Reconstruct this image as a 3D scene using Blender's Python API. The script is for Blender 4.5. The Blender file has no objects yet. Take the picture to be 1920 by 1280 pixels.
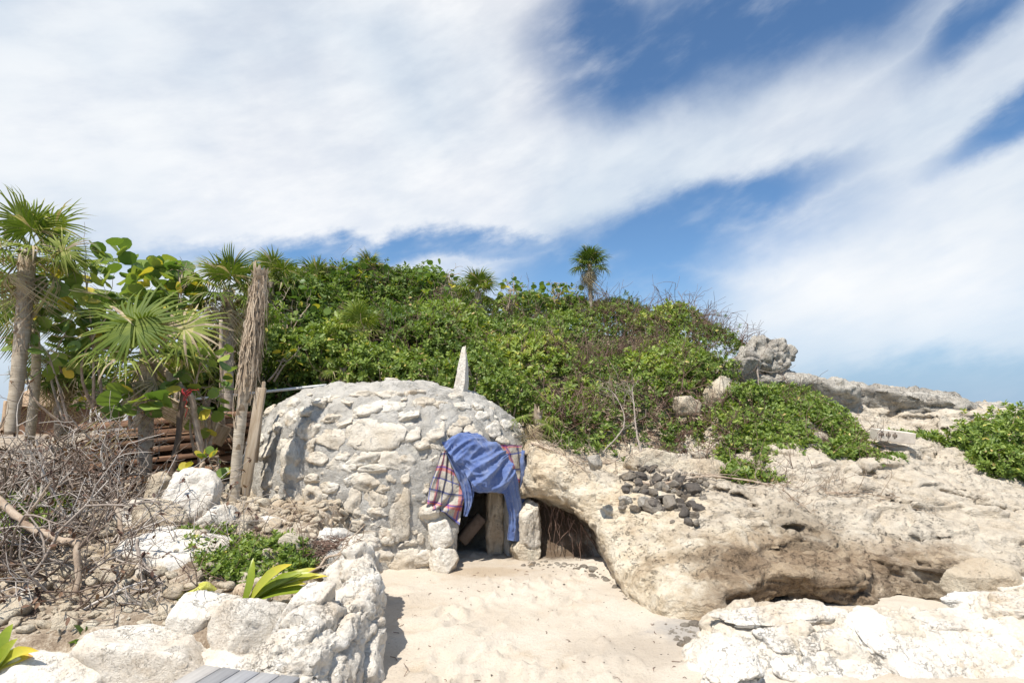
import bpy, math, random
import numpy as np
from mathutils import Matrix, Vector

# ------------------------------------------------------------------ camera, sky, sun, exposure
SC = bpy.context.scene
COL = SC.collection
FPX, CAMZ, PITCH = 1066.67, 1.6, math.radians(7.2)
cam_d = bpy.data.cameras.new('camera'); cam_d.lens = 20.0; cam_d.sensor_width = 36.0
cam_d.clip_start = 0.05; cam_d.clip_end = 60000
cam = bpy.data.objects.new('camera', cam_d); COL.objects.link(cam)
cam.location = (0, 0, CAMZ); cam.rotation_euler = (math.radians(90) + PITCH, 0, 0)
SC.camera = cam
LIGHT_DIR = Vector((0.25, 0.42, -0.87)).normalized()      # the way the sunlight travels
SUN_EL = math.asin(-LIGHT_DIR.z)
SUN_AZ = math.atan2(-LIGHT_DIR.x, -LIGHT_DIR.y)           # measured from +Y towards +X
SUN_STRENGTH, SKY_STRENGTH, EXPOSURE = 5.0, 0.085, 0.32
sun_d = bpy.data.lights.new('sun', 'SUN'); sun_d.energy = SUN_STRENGTH; sun_d.angle = math.radians(0.53)
sun_d.color = (1.0, 0.95, 0.87)
sun = bpy.data.objects.new('sun', sun_d); COL.objects.link(sun)
sun.rotation_euler = LIGHT_DIR.to_track_quat('-Z', 'Y').to_euler(); sun.location = (-6, -8, 20)
SC.view_settings.view_transform = 'Standard'; SC.view_settings.look = 'None'
SC.view_settings.exposure = EXPOSURE; SC.view_settings.gamma = 1; SC.view_settings.use_curve_mapping = False
SC.render.engine = 'CYCLES'
SC.cycles.max_bounces = 6; SC.cycles.transparent_max_bounces = 6; SC.cycles.transmission_bounces = 3
SC.cycles.use_denoising = True

def ray(px, py):
    xc, yc = (px - 960) / FPX, (640 - py) / FPX
    c, s = math.cos(PITCH), math.sin(PITCH)
    return np.array((xc, c - yc * s, s + yc * c))
def at(px, py, Y):                       # the point of the place seen there, Y metres ahead
    d = ray(px, py); return np.array((0, 0, CAMZ)) + d * (Y / d[1])
def msize(px, Y): return px / FPX * Y * 1.0

# ---- node helpers
class NT:
    def __init__(s, tree): s.t = tree; tree.nodes.clear()
    def n(s, typ, ins=None, **props):
        nd = s.t.nodes.new(typ)
        for k, v in props.items(): setattr(nd, k, v)
        for k, v in (ins or {}).items():
            if isinstance(v, bpy.types.NodeSocket): s.t.links.new(v, nd.inputs[k])
            else: nd.inputs[k].default_value = v
        return nd
    def m(s, op, a, b=0.0, c=0.0, clamp=False):
        return s.n('ShaderNodeMath', {0: a, 1: b, 2: c}, operation=op, use_clamp=clamp).outputs[0]
    def vm(s, op, a, b=(0, 0, 0)):
        return s.n('ShaderNodeVectorMath', {0: a, 1: b}, operation=op).outputs[0]
    def sstep(s, v, a, b):
        return s.n('ShaderNodeMapRange', {'Value': v, 'From Min': a, 'From Max': b, 'To Min': 0.0, 'To Max': 1.0}, interpolation_type='SMOOTHSTEP').outputs[0]
    def noise(s, co, scale, detail=4, rough=0.55, dist=0.0):
        return s.n('ShaderNodeTexNoise', {'Vector': co, 'Scale': scale, 'Detail': detail, 'Roughness': rough, 'Distortion': dist}).outputs[0]
    def vor(s, co, scale, feature='F1', rnd=1.0):
        return s.n('ShaderNodeTexVoronoi', {'Vector': co, 'Scale': scale, 'Randomness': rnd}, feature=feature).outputs['Distance']
    def ramp(s, f, stops, interp='LINEAR'):
        r = s.n('ShaderNodeValToRGB', {'Fac': f}); e = r.color_ramp; e.interpolation = interp
        while len(e.elements) < len(stops): e.elements.new(0.5)
        for el, (p, c) in zip(e.elements, stops):
            el.position = p; el.color = (*c, 1) if len(c) == 3 else c
        return r.outputs[0]
    def mix(s, f, a, b, mode='MIX'):
        nd = s.n('ShaderNodeMix', {}, data_type='RGBA', blend_type=mode)
        for i, v in ((0, f), (6, a), (7, b)):
            if isinstance(v, bpy.types.NodeSocket): s.t.links.new(v, nd.inputs[i])
            else: nd.inputs[i].default_value = v if i == 0 else ((*v, 1) if len(v) == 3 else v)
        return nd.outputs[2]
    def scale(s, co, v): return s.vm('MULTIPLY', co, v)

# ---- world: Nishita sky seen through veils of high cloud
world = bpy.data.worlds.new('World'); SC.world = world; world.use_nodes = True
w = NT(world.node_tree)
co = w.n('ShaderNodeTexCoord').outputs['Generated']
sky = w.n('ShaderNodeTexSky', sky_type='NISHITA', sun_disc=False, sun_elevation=SUN_EL, sun_rotation=SUN_AZ,
          altitude=0.0, air_density=1.0, dust_density=0.3, ozone_density=3.0).outputs[0]
sep = w.n('ShaderNodeSeparateXYZ', {0: co})
dx, dy, dz = sep.outputs
wob = w.noise(co, 2.6, 2, 0.5); wob2 = w.noise(w.vm('ADD', co, (7.3, 1.1, 3.7)), 2.6, 2, 0.5)
az0, el0 = w.m('ARCTAN2', dx, dy), w.m('ARCSINE', dz)
az = w.m('ADD', az0, w.m('MULTIPLY', w.m('SUBTRACT', wob, 0.5), 0.30))
el = w.m('ADD', el0, w.m('MULTIPLY', w.m('SUBTRACT', wob2, 0.5), 0.18))
fibre = w.noise(w.n('ShaderNodeCombineXYZ', {0: w.m('ADD', w.m('MULTIPLY', az0, 6.0), w.m('MULTIPLY', el0, 12.0)), 1: w.m('SUBTRACT', w.m('MULTIPLY', el0, 26.0), w.m('MULTIPLY', az0, 12.0)), 2: w.m('MULTIPLY', wob, 1.5)}).outputs[0], 1.0, 6, 0.6, 0.0)
puff = w.noise(w.vm('ADD', co, (2.3, 5.1, 0.7)), 11.0, 6, 0.6)
el = w.m('ADD', el, w.m('ADD', w.m('MULTIPLY', w.m('SUBTRACT', puff, 0.5), 0.06), w.m('MULTIPLY', w.m('SUBTRACT', fibre, 0.5), 0.04)))
def blob(px, py, rx, ry, tilt, lo=1.35, hi=0.40):       # soft ellipse around a direction of the sky (radians inside)
    d = ray(px, py); a0, e0 = math.atan2(d[0], d[1]), math.asin(d[2] / np.linalg.norm(d))
    k = 1 / FPX * (d[1] / np.linalg.norm(d))
    c, s_ = math.cos(math.radians(tilt)), math.sin(math.radians(tilt))
    da, de = w.m('SUBTRACT', az, a0), w.m('SUBTRACT', el, e0)
    u = w.m('ADD', w.m('MULTIPLY', da, c / (rx * k)), w.m('MULTIPLY', de, s_ / (rx * k)))
    v = w.m('ADD', w.m('MULTIPLY', da, -s_ / (ry * k)), w.m('MULTIPLY', de, c / (ry * k)))
    q = w.m('SQRT', w.m('ADD', w.m('MULTIPLY', u, u), w.m('MULTIPLY', v, v)))
    return w.sstep(q, lo, hi)
# wind-drawn fibres
streak = w.noise(w.n('ShaderNodeCombineXYZ', {0: w.m('ADD', w.m('MULTIPLY', az0, 3.4), w.m('MULTIPLY', el0, 6.5)), 1: w.m('SUBTRACT', w.m('MULTIPLY', el0, 10.0), w.m('MULTIPLY', az0, 5.0)), 2: w.m('MULTIPLY', wob2, 1.2)}).outputs[0], 1.0, 6, 0.55, 0.0)
streak2 = w.noise(w.vm('ADD', co, (4.1, 0.3, 2.2)), 2.6, 5, 0.52)
holes = None
for a in [(1440, 10, 460, 190, 8), (1230, 130, 280, 150, 16), (1150, 60, 190, 160, 0), (1800, 10, 260, 90, 24), (1920, 215, 240, 60, 26),
          (1160, 520, 400, 82, 8), (1375, 432, 200, 58, 18), (740, 500, 480, 34, 1), (1120, 570, 300, 70, 0), (1800, 720, 400, 70, 0)]:
    b = blob(*a); holes = b if holes is None else w.m('MAXIMUM', holes, b)
# out of view the sky is mostly cleared to lower the fill light
gap = w.m('MULTIPLY', w.sstep(w.noise(w.vm('ADD', co, (9.0, 2.0, 4.0)), 1.7, 3), 0.34, 0.50), w.sstep(dy, 0.45, 0.05))
holes = w.m('MAXIMUM', holes, gap)
wisp = w.m('MULTIPLY', w.sstep(w.m('ADD', w.m('MULTIPLY', streak, 0.6), w.m('MULTIPLY', fibre, 0.4)), 0.44, 0.78), 0.42)
cover = w.m('SUBTRACT', 1.0, w.m('MULTIPLY', holes, w.m('SUBTRACT', 1.0, wisp)))
thin = w.m('ADD', 0.74, w.m('MULTIPLY', w.sstep(w.m('ADD', w.m('MULTIPLY', streak, 0.35), w.m('ADD', w.m('MULTIPLY', streak2, 0.4), w.m('MULTIPLY', fibre, 0.25))), 0.36, 0.62), 0.26))
cover = w.m('MULTIPLY', cover, thin)
low = w.sstep(dz, 0.0, 0.20)
cover = w.m('MULTIPLY', cover, w.m('ADD', 0.30, w.m('MULTIPLY', low, 0.70)))
body = w.sstep(w.noise(w.vm('ADD', co, (1.7, 8.2, 5.5)), 1.9, 4, 0.5, 0.15), 0.34, 0.66)
shade_c = w.mix(body, (6.3, 7.2, 8.2), (9.5, 9.6, 9.7))
blue = w.mix(1.0, sky, (0.98, 1.22, 1.36), 'MULTIPLY')
blue = w.mix(w.m('MULTIPLY', w.sstep(dz, 0.26, 0.0), 0.9), blue, (3.3, 4.7, 6.6))
w.n('ShaderNodeOutputWorld', {'Surface': w.n('ShaderNodeBackground', {'Color': w.mix(cover, blue, shade_c), 'Strength': SKY_STRENGTH}).outputs[0]})
world.cycles.sampling_method = 'MANUAL'; world.cycles.sample_map_resolution = 512

# ------------------------------------------------------------------ mesh and noise tools
_rg = np.random.default_rng(11)
_PERM = np.tile(_rg.permutation(512), 2).astype(np.int32)
_GR = _rg.normal(size=(512, 3)).astype(np.float32); _GR /= np.linalg.norm(_GR, axis=1)[:, None]
def pn(p, f=1.0, seed=0):
    p = np.asarray(p, np.float32) * np.float32(f) + np.float32(seed * 17.31 + 100.0)
    i = np.floor(p).astype(np.int32); t = p - i; u = t * t * t * (t * (t * 6 - 15) + 10)
    out = np.zeros(len(p), np.float32)
    for a in (0, 1):
        wx = u[:, 0] if a else 1 - u[:, 0]; ha = _PERM[(i[:, 0] + a) & 511]
        for b in (0, 1):
            wy = wx * (u[:, 1] if b else 1 - u[:, 1]); hb = _PERM[(ha + i[:, 1] + b) & 511]
            for c in (0, 1):
                wz = wy * (u[:, 2] if c else 1 - u[:, 2])
                g = _GR[_PERM[(hb + i[:, 2] + c) & 511] & 511]
                out += wz * ((t[:, 0] - a) * g[:, 0] + (t[:, 1] - b) * g[:, 1] + (t[:, 2] - c) * g[:, 2])
    return out * 1.4
def fbm(p, f, octv=4, gain=0.5, seed=0, ridged=False):
    s, a = 0, 1.0
    for k in range(octv):
        v = pn(p, f * 2.03 ** k, seed + k)
        if ridged: v = 0.5 - 2 * np.abs(v)
        s = s + a * v; a *= gain
    return s
def vnorm(V, F):
    F = np.asarray(F); N = np.zeros_like(V)
    n = np.cross(V[F[:, 2]] - V[F[:, 0]], V[F[:, -1]] - V[F[:, 1]])
    for k in range(F.shape[1]): np.add.at(N, F[:, k], n)
    return N / (np.linalg.norm(N, axis=1)[:, None] + 1e-9)
def sst(x, a, b):
    t = np.clip((np.asarray(x, float) - a) / (b - a), 0, 1); return t * t * (3 - 2 * t)
def surface_nets(Fv, org, h):
    s = Fv < 0; nx, ny, nz = Fv.shape
    c = sum(s[a:nx - 1 + a, b:ny - 1 + b, d:nz - 1 + d].astype(np.uint8) for a in (0, 1) for b in (0, 1) for d in (0, 1))
    act = (c > 0) & (c < 8); idx = -np.ones(act.shape, np.int64); n = int(act.sum()); idx[act] = np.arange(n)
    ci = np.argwhere(act); offs = [(a, b, d) for a in (0, 1) for b in (0, 1) for d in (0, 1)]
    cv = [Fv[ci[:, 0] + a, ci[:, 1] + b, ci[:, 2] + d] for a, b, d in offs]
    acc = np.zeros((n, 3)); cnt = np.zeros(n)
    for A in range(8):
        for B in range(A + 1, 8):
            oa, ob = np.array(offs[A]), np.array(offs[B])
            if np.abs(oa - ob).sum() != 1: continue
            m = (cv[A] < 0) != (cv[B] < 0)
            t = np.where(m, cv[A] / np.where(m, cv[A] - cv[B], 1), 0)
            acc += np.where(m[:, None], oa + t[:, None] * (ob - oa), 0); cnt += m
    V = np.asarray(org) + h * (ci + acc / cnt[:, None])
    Q = []
    for ax in range(3):
        o1, o2 = [(1, 2), (2, 0), (0, 1)][ax]
        sl0 = [slice(1, -1)] * 3; sl1 = [slice(1, -1)] * 3
        sl0[ax] = slice(0, -1); sl1[ax] = slice(1, None)
        e = s[tuple(sl0)] != s[tuple(sl1)]
        p = np.argwhere(e); add = np.ones(3, int); add[ax] = 0; p = p + add
        ins = s[p[:, 0], p[:, 1], p[:, 2]]
        def cell(k1, k2):
            q = p.copy(); q[:, o1] -= k1; q[:, o2] -= k2; return idx[q[:, 0], q[:, 1], q[:, 2]]
        quad = np.stack([cell(1, 1), cell(0, 1), cell(0, 0), cell(1, 0)], 1)
        quad[~ins] = quad[~ins][:, ::-1]; Q.append(quad)
    Q = np.concatenate(Q); return V, Q[(Q >= 0).all(1)]
def tps(pts, vals, smooth=0.0):
    P = np.asarray(pts, float); n = len(P)
    def K(a, b):
        r2 = ((a[:, None] - b[None]) ** 2).sum(-1) + 1e-12; return r2 * np.log(r2) * 0.5
    A = np.zeros((n + 3, n + 3)); A[:n, :n] = K(P, P) + np.eye(n) * smooth; A[:n, n] = 1; A[:n, n + 1:] = P
    A[n, :n] = 1; A[n + 1:, :n] = P.T
    wv = np.linalg.solve(A, np.concatenate([np.asarray(vals, float), np.zeros(3)]))
    def f(x, y):
        q = np.stack([np.ravel(x), np.ravel(y)], 1); out = np.empty(len(q))
        for i in range(0, len(q), 20000):
            b = q[i:i + 20000]; out[i:i + 20000] = K(b, P) @ wv[:n] + wv[n] + b @ wv[n + 1:]
        return out.reshape(np.shape(x))
    return f

def mk_mesh(name, V, F, mat=None, smooth=True, tint=None, uv=None):
    """V (n,3); F an (m,k) array or a list of such arrays; tint one value a face"""
    me = bpy.data.meshes.new(name); V = np.asarray(V, np.float32)
    Fs = F if isinstance(F, list) else [F]
    Fs = [np.asarray(f, np.int32) for f in Fs if len(f)]
    flat = np.concatenate([f.ravel() for f in Fs]); tot = np.concatenate([np.full(len(f), f.shape[1], np.int32) for f in Fs])
    st = np.concatenate([[0], np.cumsum(tot)[:-1]]).astype(np.int32)
    me.vertices.add(len(V)); me.vertices.foreach_set('co', V.ravel())
    me.loops.add(len(flat)); me.loops.foreach_set('vertex_index', flat)
    me.polygons.add(len(tot)); me.polygons.foreach_set('loop_start', st); me.polygons.foreach_set('loop_total', tot)
    if smooth: me.polygons.foreach_set('use_smooth', np.ones(len(tot), bool))
    if tint is not None:
        a = me.attributes.new('tint', 'FLOAT', 'FACE'); a.data.foreach_set('value', np.asarray(tint, np.float32))
    if uv is not None:
        l = me.uv_layers.new(name='UVMap'); l.data.foreach_set('uv', np.asarray(uv, np.float32)[flat].ravel())
    me.update(calc_edges=True)
    if mat is not None: me.materials.append(mat)
    return me
def link(name, me, parent=None, loc=(0, 0, 0), rot=None, scale=None, mat4=None):
    o = bpy.data.objects.new(name, me); COL.objects.link(o)
    if parent is not None: o.parent = parent
    if mat4 is not None: o.matrix_local = mat4
    else:
        o.location = tuple(float(v) for v in loc)
        if rot is not None: o.rotation_euler = rot
        if scale is not None: o.scale = scale if hasattr(scale, '__len__') else (scale,) * 3
    return o
def tag(o, label, cat, group=None, kind=None):
    o['label'] = label; o['category'] = cat
    if group: o['group'] = group
    if kind: o['kind'] = kind
    return o
def thing(name, label, cat, loc=(0, 0, 0), group=None):
    return tag(link(name, None, None, loc), label, cat, group)
def based(name, V, F, mat, label, cat, group=None, kind=None, parent=None, smooth=True, tint=None, uv=None):
    """a mesh given in world metres, its origin moved to the middle of its foot"""
    V = np.asarray(V, float); b = np.array((*(0.5 * (V[:, :2].min(0) + V[:, :2].max(0))), V[:, 2].min()))
    if parent is not None: b = b * 0 + np.array(parent.location)
    o = link(name, mk_mesh(name, V - b, F, mat, smooth, tint, uv), parent, (0, 0, 0) if parent is not None else b)
    if parent is None: tag(o, label, cat, group, kind)
    return o

class Geo:                                             # collects pieces of one mesh
    def __init__(s): s.V = []; s.F = []; s.T = []; s.n = 0
    def add(s, V, F, tint=0.5):
        F = np.asarray(F); s.V.append(np.asarray(V, float)); s.F.append(F + s.n); s.n += len(V)
        s.T.append(np.broadcast_to(np.asarray(tint, float), (len(F),)))
    def get(s):
        V = np.concatenate(s.V); ks = sorted({f.shape[1] for f in s.F}); Fl, Tl = [], []
        for k in ks:
            Fl.append(np.concatenate([f for f in s.F if f.shape[1] == k])); Tl.append(np.concatenate([t for f, t in zip(s.F, s.T) if f.shape[1] == k]))
        return V, Fl, np.concatenate(Tl)
def tube(path, rad, sides=6, cap=True, jitter=0.0, rng=None):
    P = np.asarray(path, float); n = len(P); R = np.broadcast_to(np.asarray(rad, float), (n,))
    T = np.gradient(P, axis=0); T /= np.linalg.norm(T, axis=1)[:, None] + 1e-9
    up = np.array((0, 0, 1.0)) if abs(T[0, 2]) < 0.9 else np.array((1.0, 0, 0))
    V = []
    for i in range(n):
        a = np.cross(T[i], up); a /= np.linalg.norm(a) + 1e-9; b = np.cross(T[i], a); up = np.cross(a, T[i])
        th = np.arange(sides) * 2 * math.pi / sides
        r = R[i] * (1 + (rng.normal(size=sides) * jitter if jitter else 0))
        V.append(P[i] + np.outer(np.cos(th) * r, a) + np.outer(np.sin(th) * r, -b))
    V = np.concatenate(V); k = np.arange(sides); k2 = (k + 1) % sides
    F = np.concatenate([np.stack([i * sides + k, i * sides + k2, (i + 1) * sides + k2, (i + 1) * sides + k], 1) for i in range(n - 1)])
    if cap:
        V = np.concatenate([V, P[:1], P[-1:]]); c0, c1 = len(V) - 2, len(V) - 1
        F = np.concatenate([F, np.stack([k2, k, np.full(sides, c0), np.full(sides, c0)], 1), np.stack([(n - 1) * sides + k, (n - 1) * sides + k2, np.full(sides, c1), np.full(sides, c1)], 1)])
        F = [F[:-2 * sides], F[-2 * sides:, :3]]
    else: F = [F]
    return V, F
def addtube(g, *a, tint=0.5, **k):
    V, Fs = tube(*a, **k); base = g.n
    g.add(V, Fs[0], tint)
    for f in Fs[1:]: g.F.append(f + base); g.T.append(np.full(len(f), float(np.mean(tint))))
def bez(pts, n):                                        # smooth path through points
    P = np.asarray(pts, float); P = np.concatenate([[2 * P[0] - P[1]], P, [2 * P[-1] - P[-2]]])
    m = len(P) - 3; t = np.linspace(0, m, n); i = np.minimum(t.astype(int), m - 1); u = (t - i)[:, None]
    a, b, c, d = P[i], P[i + 1], P[i + 2], P[i + 3]
    return 0.5 * (2 * b + (c - a) * u + (2 * a - 5 * b + 4 * c - d) * u ** 2 + (3 * b - a - 3 * c + d) * u ** 3)
def inst(g, tV, tF, M, t, tints):
    """many copies of a small template: M (n,3,3), t (n,3), tints (n,) or (n,faces)"""
    n, k = len(t), len(tV); V = np.einsum('nij,kj->nki', M, tV) + t[:, None]
    F = (np.asarray(tF)[None] + (np.arange(n) * k)[:, None, None]).reshape(-1, np.shape(tF)[1])
    tt = np.asarray(tints); tt = np.repeat(tt, len(tF)) if tt.ndim == 1 else tt.ravel()
    g.add(V.reshape(-1, 3), F, tt)
def frames(axis, rng=None, roll=None):
    """rotation matrices whose x column is the given axis"""
    a = np.asarray(axis, float); a /= np.linalg.norm(a, axis=1)[:, None] + 1e-9
    ref = np.where((np.abs(a[:, 2]) < 0.95)[:, None], (0, 0, 1.0), (1.0, 0, 0)); y = np.cross(ref, a); y /= np.linalg.norm(y, axis=1)[:, None]
    z = np.cross(a, y)
    if roll is None and rng is not None: roll = rng.uniform(-1, 1, len(a)) * 0.8
    if roll is not None:
        c, s_ = np.cos(roll)[:, None], np.sin(roll)[:, None]; y, z = y * c + z * s_, z * c - y * s_
    return np.stack([a, y, z], 2)
def ico(sub):
    import bmesh
    bm = bmesh.new(); bmesh.ops.create_icosphere(bm, subdivisions=sub, radius=1.0)
    V = np.array([v.co[:] for v in bm.verts]); F = np.array([[v.index for v in f.verts] for f in bm.faces]); bm.free()
    return V, F
ICO = {k: ico(k) for k in (1, 2, 3, 4, 5)}
def worley(p, f, seed=0):
    """distance to the nearest and next cell point and a random value of the cell"""
    p = np.asarray(p, np.float32) * np.float32(f) + np.float32(seed * 7.7 + 200); i = np.floor(p).astype(np.int32); t = p - i
    f1 = np.full(len(p), 9, np.float32); f2 = f1.copy(); rid = np.zeros(len(p), np.float32)
    for a in (-1, 0, 1):
        ha = _PERM[(i[:, 0] + a) & 511]
        for b in (-1, 0, 1):
            hb = _PERM[(ha + i[:, 1] + b) & 511]
            for c in (-1, 0, 1):
                k = _PERM[(hb + i[:, 2] + c) & 511]; o_ = _GR[k & 511] * 0.5 + 0.5
                d = np.sqrt((a + o_[:, 0] - t[:, 0]) ** 2 + (b + o_[:, 1] - t[:, 1]) ** 2 + (c + o_[:, 2] - t[:, 2]) ** 2)
                m = d < f1; f2 = np.where(m, f1, np.minimum(f2, d)); rid = np.where(m, k / 511.0, rid); f1 = np.where(m, d, f1)
    return f1, f2, rid
def split_quads(V, Q):
    """every quad into four"""
    e = np.concatenate([Q[:, [0, 1]], Q[:, [1, 2]], Q[:, [2, 3]], Q[:, [3, 0]]]); es = np.sort(e, 1); key = es[:, 0].astype(np.int64) * len(V) + es[:, 1]
    u, inv = np.unique(key, return_inverse=True); a, b = u // len(V), u % len(V); n = len(V); m = len(Q)
    W = np.concatenate([V, 0.5 * (V[a] + V[b]), V[Q].mean(1)]); E = (inv + n).reshape(4, m); c = n + len(u) + np.arange(m)
    return W, np.concatenate([np.stack([Q[:, 0], E[0], c, E[3]], 1), np.stack([Q[:, 1], E[1], c, E[0]], 1), np.stack([Q[:, 2], E[2], c, E[1]], 1), np.stack([Q[:, 3], E[3], c, E[2]], 1)])
def fracture(V, N, f, amp, seed, stretch=(1, 1, 1), crack=0.5, warp=0.25):
    """chipped, stepped relief: every cell sits a little proud or sunk, with a joint round it"""
    q = V * np.asarray(stretch) + np.stack([fbm(V, f * 0.9, 2, 0.5, seed + k) for k in range(3)], 1) * warp / f
    a, b, r = worley(q, f, seed); return ((r - 0.5) * sst(b - a, 0.02, 0.16) + (0.45 - a) * 0.35 - crack * (1 - sst(b - a, 0.0, 0.10))) * amp
def rock_shape(seed, sub=3, planes=14, rough=0.05, size=(1, 1, 1), lo=0.62, detail=1.0):
    """a broken stone: a block hewn by random planes, then chipped and weathered"""
    sub = min(5, sub + 1); r = np.random.default_rng(seed); D, F = ICO[sub]; planes = max(9, planes - 2)
    n = np.concatenate([np.array([(1, 0, 0), (-1, 0, 0), (0, 1, 0), (0, -1, 0), (0, 0, 1), (0, 0, -1)]) + r.normal(size=(6, 3)) * 0.28, r.normal(size=(planes - 6, 3))]); n /= np.linalg.norm(n, axis=1)[:, None]
    d = np.concatenate([r.uniform(0.74, 0.98, 6), r.uniform(lo + 0.02, lo + 0.38, planes - 6)])
    q = np.clip(D @ n.T, 1e-3, None); rad = np.minimum((d / q), 3)
    k = 110.0; rr = -np.log(np.exp(-k * rad).sum(1) + math.exp(-k * 1.22)) / k
    V = D * rr[:, None] * np.asarray(size); ms = float(np.mean(size)); N = vnorm(V, F); W = V / ms
    nz = fbm(W, 1.9, 4, 0.5, seed % 97) * rough * 0.9 * ms
    if detail: nz = nz + fracture(W, N, 2.6, rough * 1.1 * ms * detail, seed % 83, warp=0.5) + fbm(W, 8, 3, 0.6, seed % 89 + 5, True) * rough * 0.28 * ms * detail
    return V + N * nz[:, None], F

# ------------------------------------------------------------------ materials
def new_mat(name):
    m = bpy.data.materials.new(name); m.use_nodes = True; return m, NT(m.node_tree)
def finish(t, col, rough=0.9, bump=None, bstr=0.5, bdist=0.02, spec=0.25, extra=None):
    ins = {'Base Color': col, 'Roughness': rough, 'Specular IOR Level': spec}
    if bump is not None: ins['Normal'] = t.n('ShaderNodeBump', {'Height': bump, 'Strength': bstr, 'Distance': bdist}).outputs[0]
    b = t.n('ShaderNodeBsdfPrincipled', ins).outputs[0]
    t.n('ShaderNodeOutputMaterial', {'Surface': b})
def pos(t): return t.n('ShaderNodeNewGeometry').outputs['Position']
def stone_mat(name, c0, c1, c2, stain=(0.55, 0.36, 0.17), stain_amt=0.35, grey=(0.40, 0.37, 0.33), grey_lo=0.56, grey_hi=0.72, grey_amt=0.8, pit=0.5, sc=1.0, bstr=0.9, bdist=0.05, strata=0.0):
    K = 0.82; c0, c1, c2, stain, grey = [tuple(v * K for v in c) for c in (c0, c1, c2, stain, grey)]
    m, t = new_mat(name); p = pos(t)
    n1 = t.noise(p, 2.1 * sc, 6, 0.6); n2 = t.noise(p, 11 * sc, 8, 0.68); n3 = t.noise(t.vm('ADD', p, (5, 3, 9)), 1.3 * sc, 5, 0.62)
    n4 = t.noise(t.vm('ADD', p, (15, 31, 2)), 4.5 * sc, 5, 0.65)
    col = t.ramp(n1, [(0.30, c0), (0.5, c1), (0.68, c2)])
    col = t.mix(t.m('MULTIPLY', t.sstep(n4, 0.56, 0.70), stain_amt), col, stain)
    col = t.mix(t.m('MULTIPLY', t.sstep(t.m('ADD', t.m('MULTIPLY', n3, 0.7), t.m('MULTIPLY', n2, 0.3)), grey_lo, grey_hi), grey_amt), col, grey)
    fine = t.noise(p, 46 * sc, 5, 0.7)
    col = t.mix(0.75, col, t.ramp(fine, [(0.25, (0.72, 0.70, 0.68)), (0.5, (1, 1, 1)), (0.8, (1.06, 1.05, 1.03))]), 'MULTIPLY')
    pits = t.sstep(t.vor(t.vm('ADD', p, t.n('ShaderNodeCombineXYZ', {0: n2, 1: n2, 2: n4}).outputs[0]), 17 * sc), 0.30, 0.05)
    pits = t.m('MULTIPLY', pits, t.sstep(n4, 0.42, 0.62))
    h = t.m('ADD', t.m('MULTIPLY', n2, 1.1), t.m('MULTIPLY', fine, 0.45))
    h = t.m('SUBTRACT', h, t.m('MULTIPLY', pits, pit))
    crack = t.sstep(t.vor(t.vm('ADD', p, t.vm('MULTIPLY', t.n('ShaderNodeCombineXYZ', {0: n4, 1: n1, 2: n2}).outputs[0], (0.5, 0.5, 0.5))), 3.0 * sc, 'DISTANCE_TO_EDGE'), 0.018, 0.0)
    h = t.m('SUBTRACT', h, t.m('MULTIPLY', t.m('MULTIPLY', crack, t.sstep(n3, 0.45, 0.6)), 0.6))
    if strata:
        sn = t.noise(t.scale(t.vm('ADD', p, t.vm('MULTIPLY', t.n('ShaderNodeCombineXYZ', {2: n1}).outputs[0], (0, 0, 0.5))), (1.2, 1.2, 11.0)), 1.6, 6, 0.65)
        h = t.m('ADD', h, t.m('MULTIPLY', sn, strata))
        col = t.mix(0.5, col, t.ramp(sn, [(0.34, (0.70, 0.66, 0.62)), (0.5, (1, 1, 1)), (0.7, (1.05, 1.04, 1.02))]), 'MULTIPLY')
    finish(t, col, 0.92, h, bstr, bdist)
    return m, t
MAT = {}
MAT['white_stone'], _ = stone_mat('white_stone', (0.68, 0.58, 0.46), (0.83, 0.765, 0.665), (0.91, 0.865, 0.79), stain_amt=0.28, grey_lo=0.62, grey_hi=0.80, grey_amt=0.35, bdist=0.03)
MAT['wall_stone'], _ = stone_mat('wall_stone', (0.62, 0.52, 0.39), (0.77, 0.69, 0.57), (0.84, 0.79, 0.70), stain_amt=0.35, grey_lo=0.60, grey_hi=0.78, grey_amt=0.35, bstr=0.8, bdist=0.03)
MAT['wall_mortar'], _ = stone_mat('wall_mortar', (0.64, 0.57, 0.475), (0.76, 0.69, 0.59), (0.82, 0.77, 0.68), stain=(0.72, 0.62, 0.48), stain_amt=0.3, grey=(0.58, 0.53, 0.46), grey_amt=0.5, pit=0.5, sc=1.3, bstr=1.0, bdist=0.05)
MAT['mortar'], _ = stone_mat('mortar', (0.48, 0.45, 0.40), (0.60, 0.565, 0.505), (0.70, 0.665, 0.60), stain=(0.68, 0.62, 0.5), stain_amt=0.35, grey=(0.50, 0.47, 0.42), grey_amt=0.4, pit=0.3, sc=1.6, bstr=1.0, bdist=0.03)
MAT['buff_stone'], _ = stone_mat('buff_stone', (0.58, 0.45, 0.31), (0.71, 0.60, 0.45), (0.80, 0.72, 0.57), stain_amt=0.3, grey_amt=0.5)
MAT['grey_stone'], _ = stone_mat('grey_stone', (0.42, 0.38, 0.33), (0.60, 0.55, 0.47), (0.72, 0.67, 0.58), stain_amt=0.15, grey=(0.34, 0.32, 0.29), grey_lo=0.52, grey_amt=0.8, pit=1.0, bstr=1.0, strata=0.8)
MAT['lava_stone'], _ = stone_mat('lava_stone', (0.10, 0.088, 0.076), (0.19, 0.165, 0.142), (0.30, 0.26, 0.22), stain=(0.26, 0.20, 0.15), stain_amt=0.6, grey=(0.34, 0.31, 0.28), grey_lo=0.55, grey_amt=0.7, sc=3.0, pit=0.8)
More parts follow.
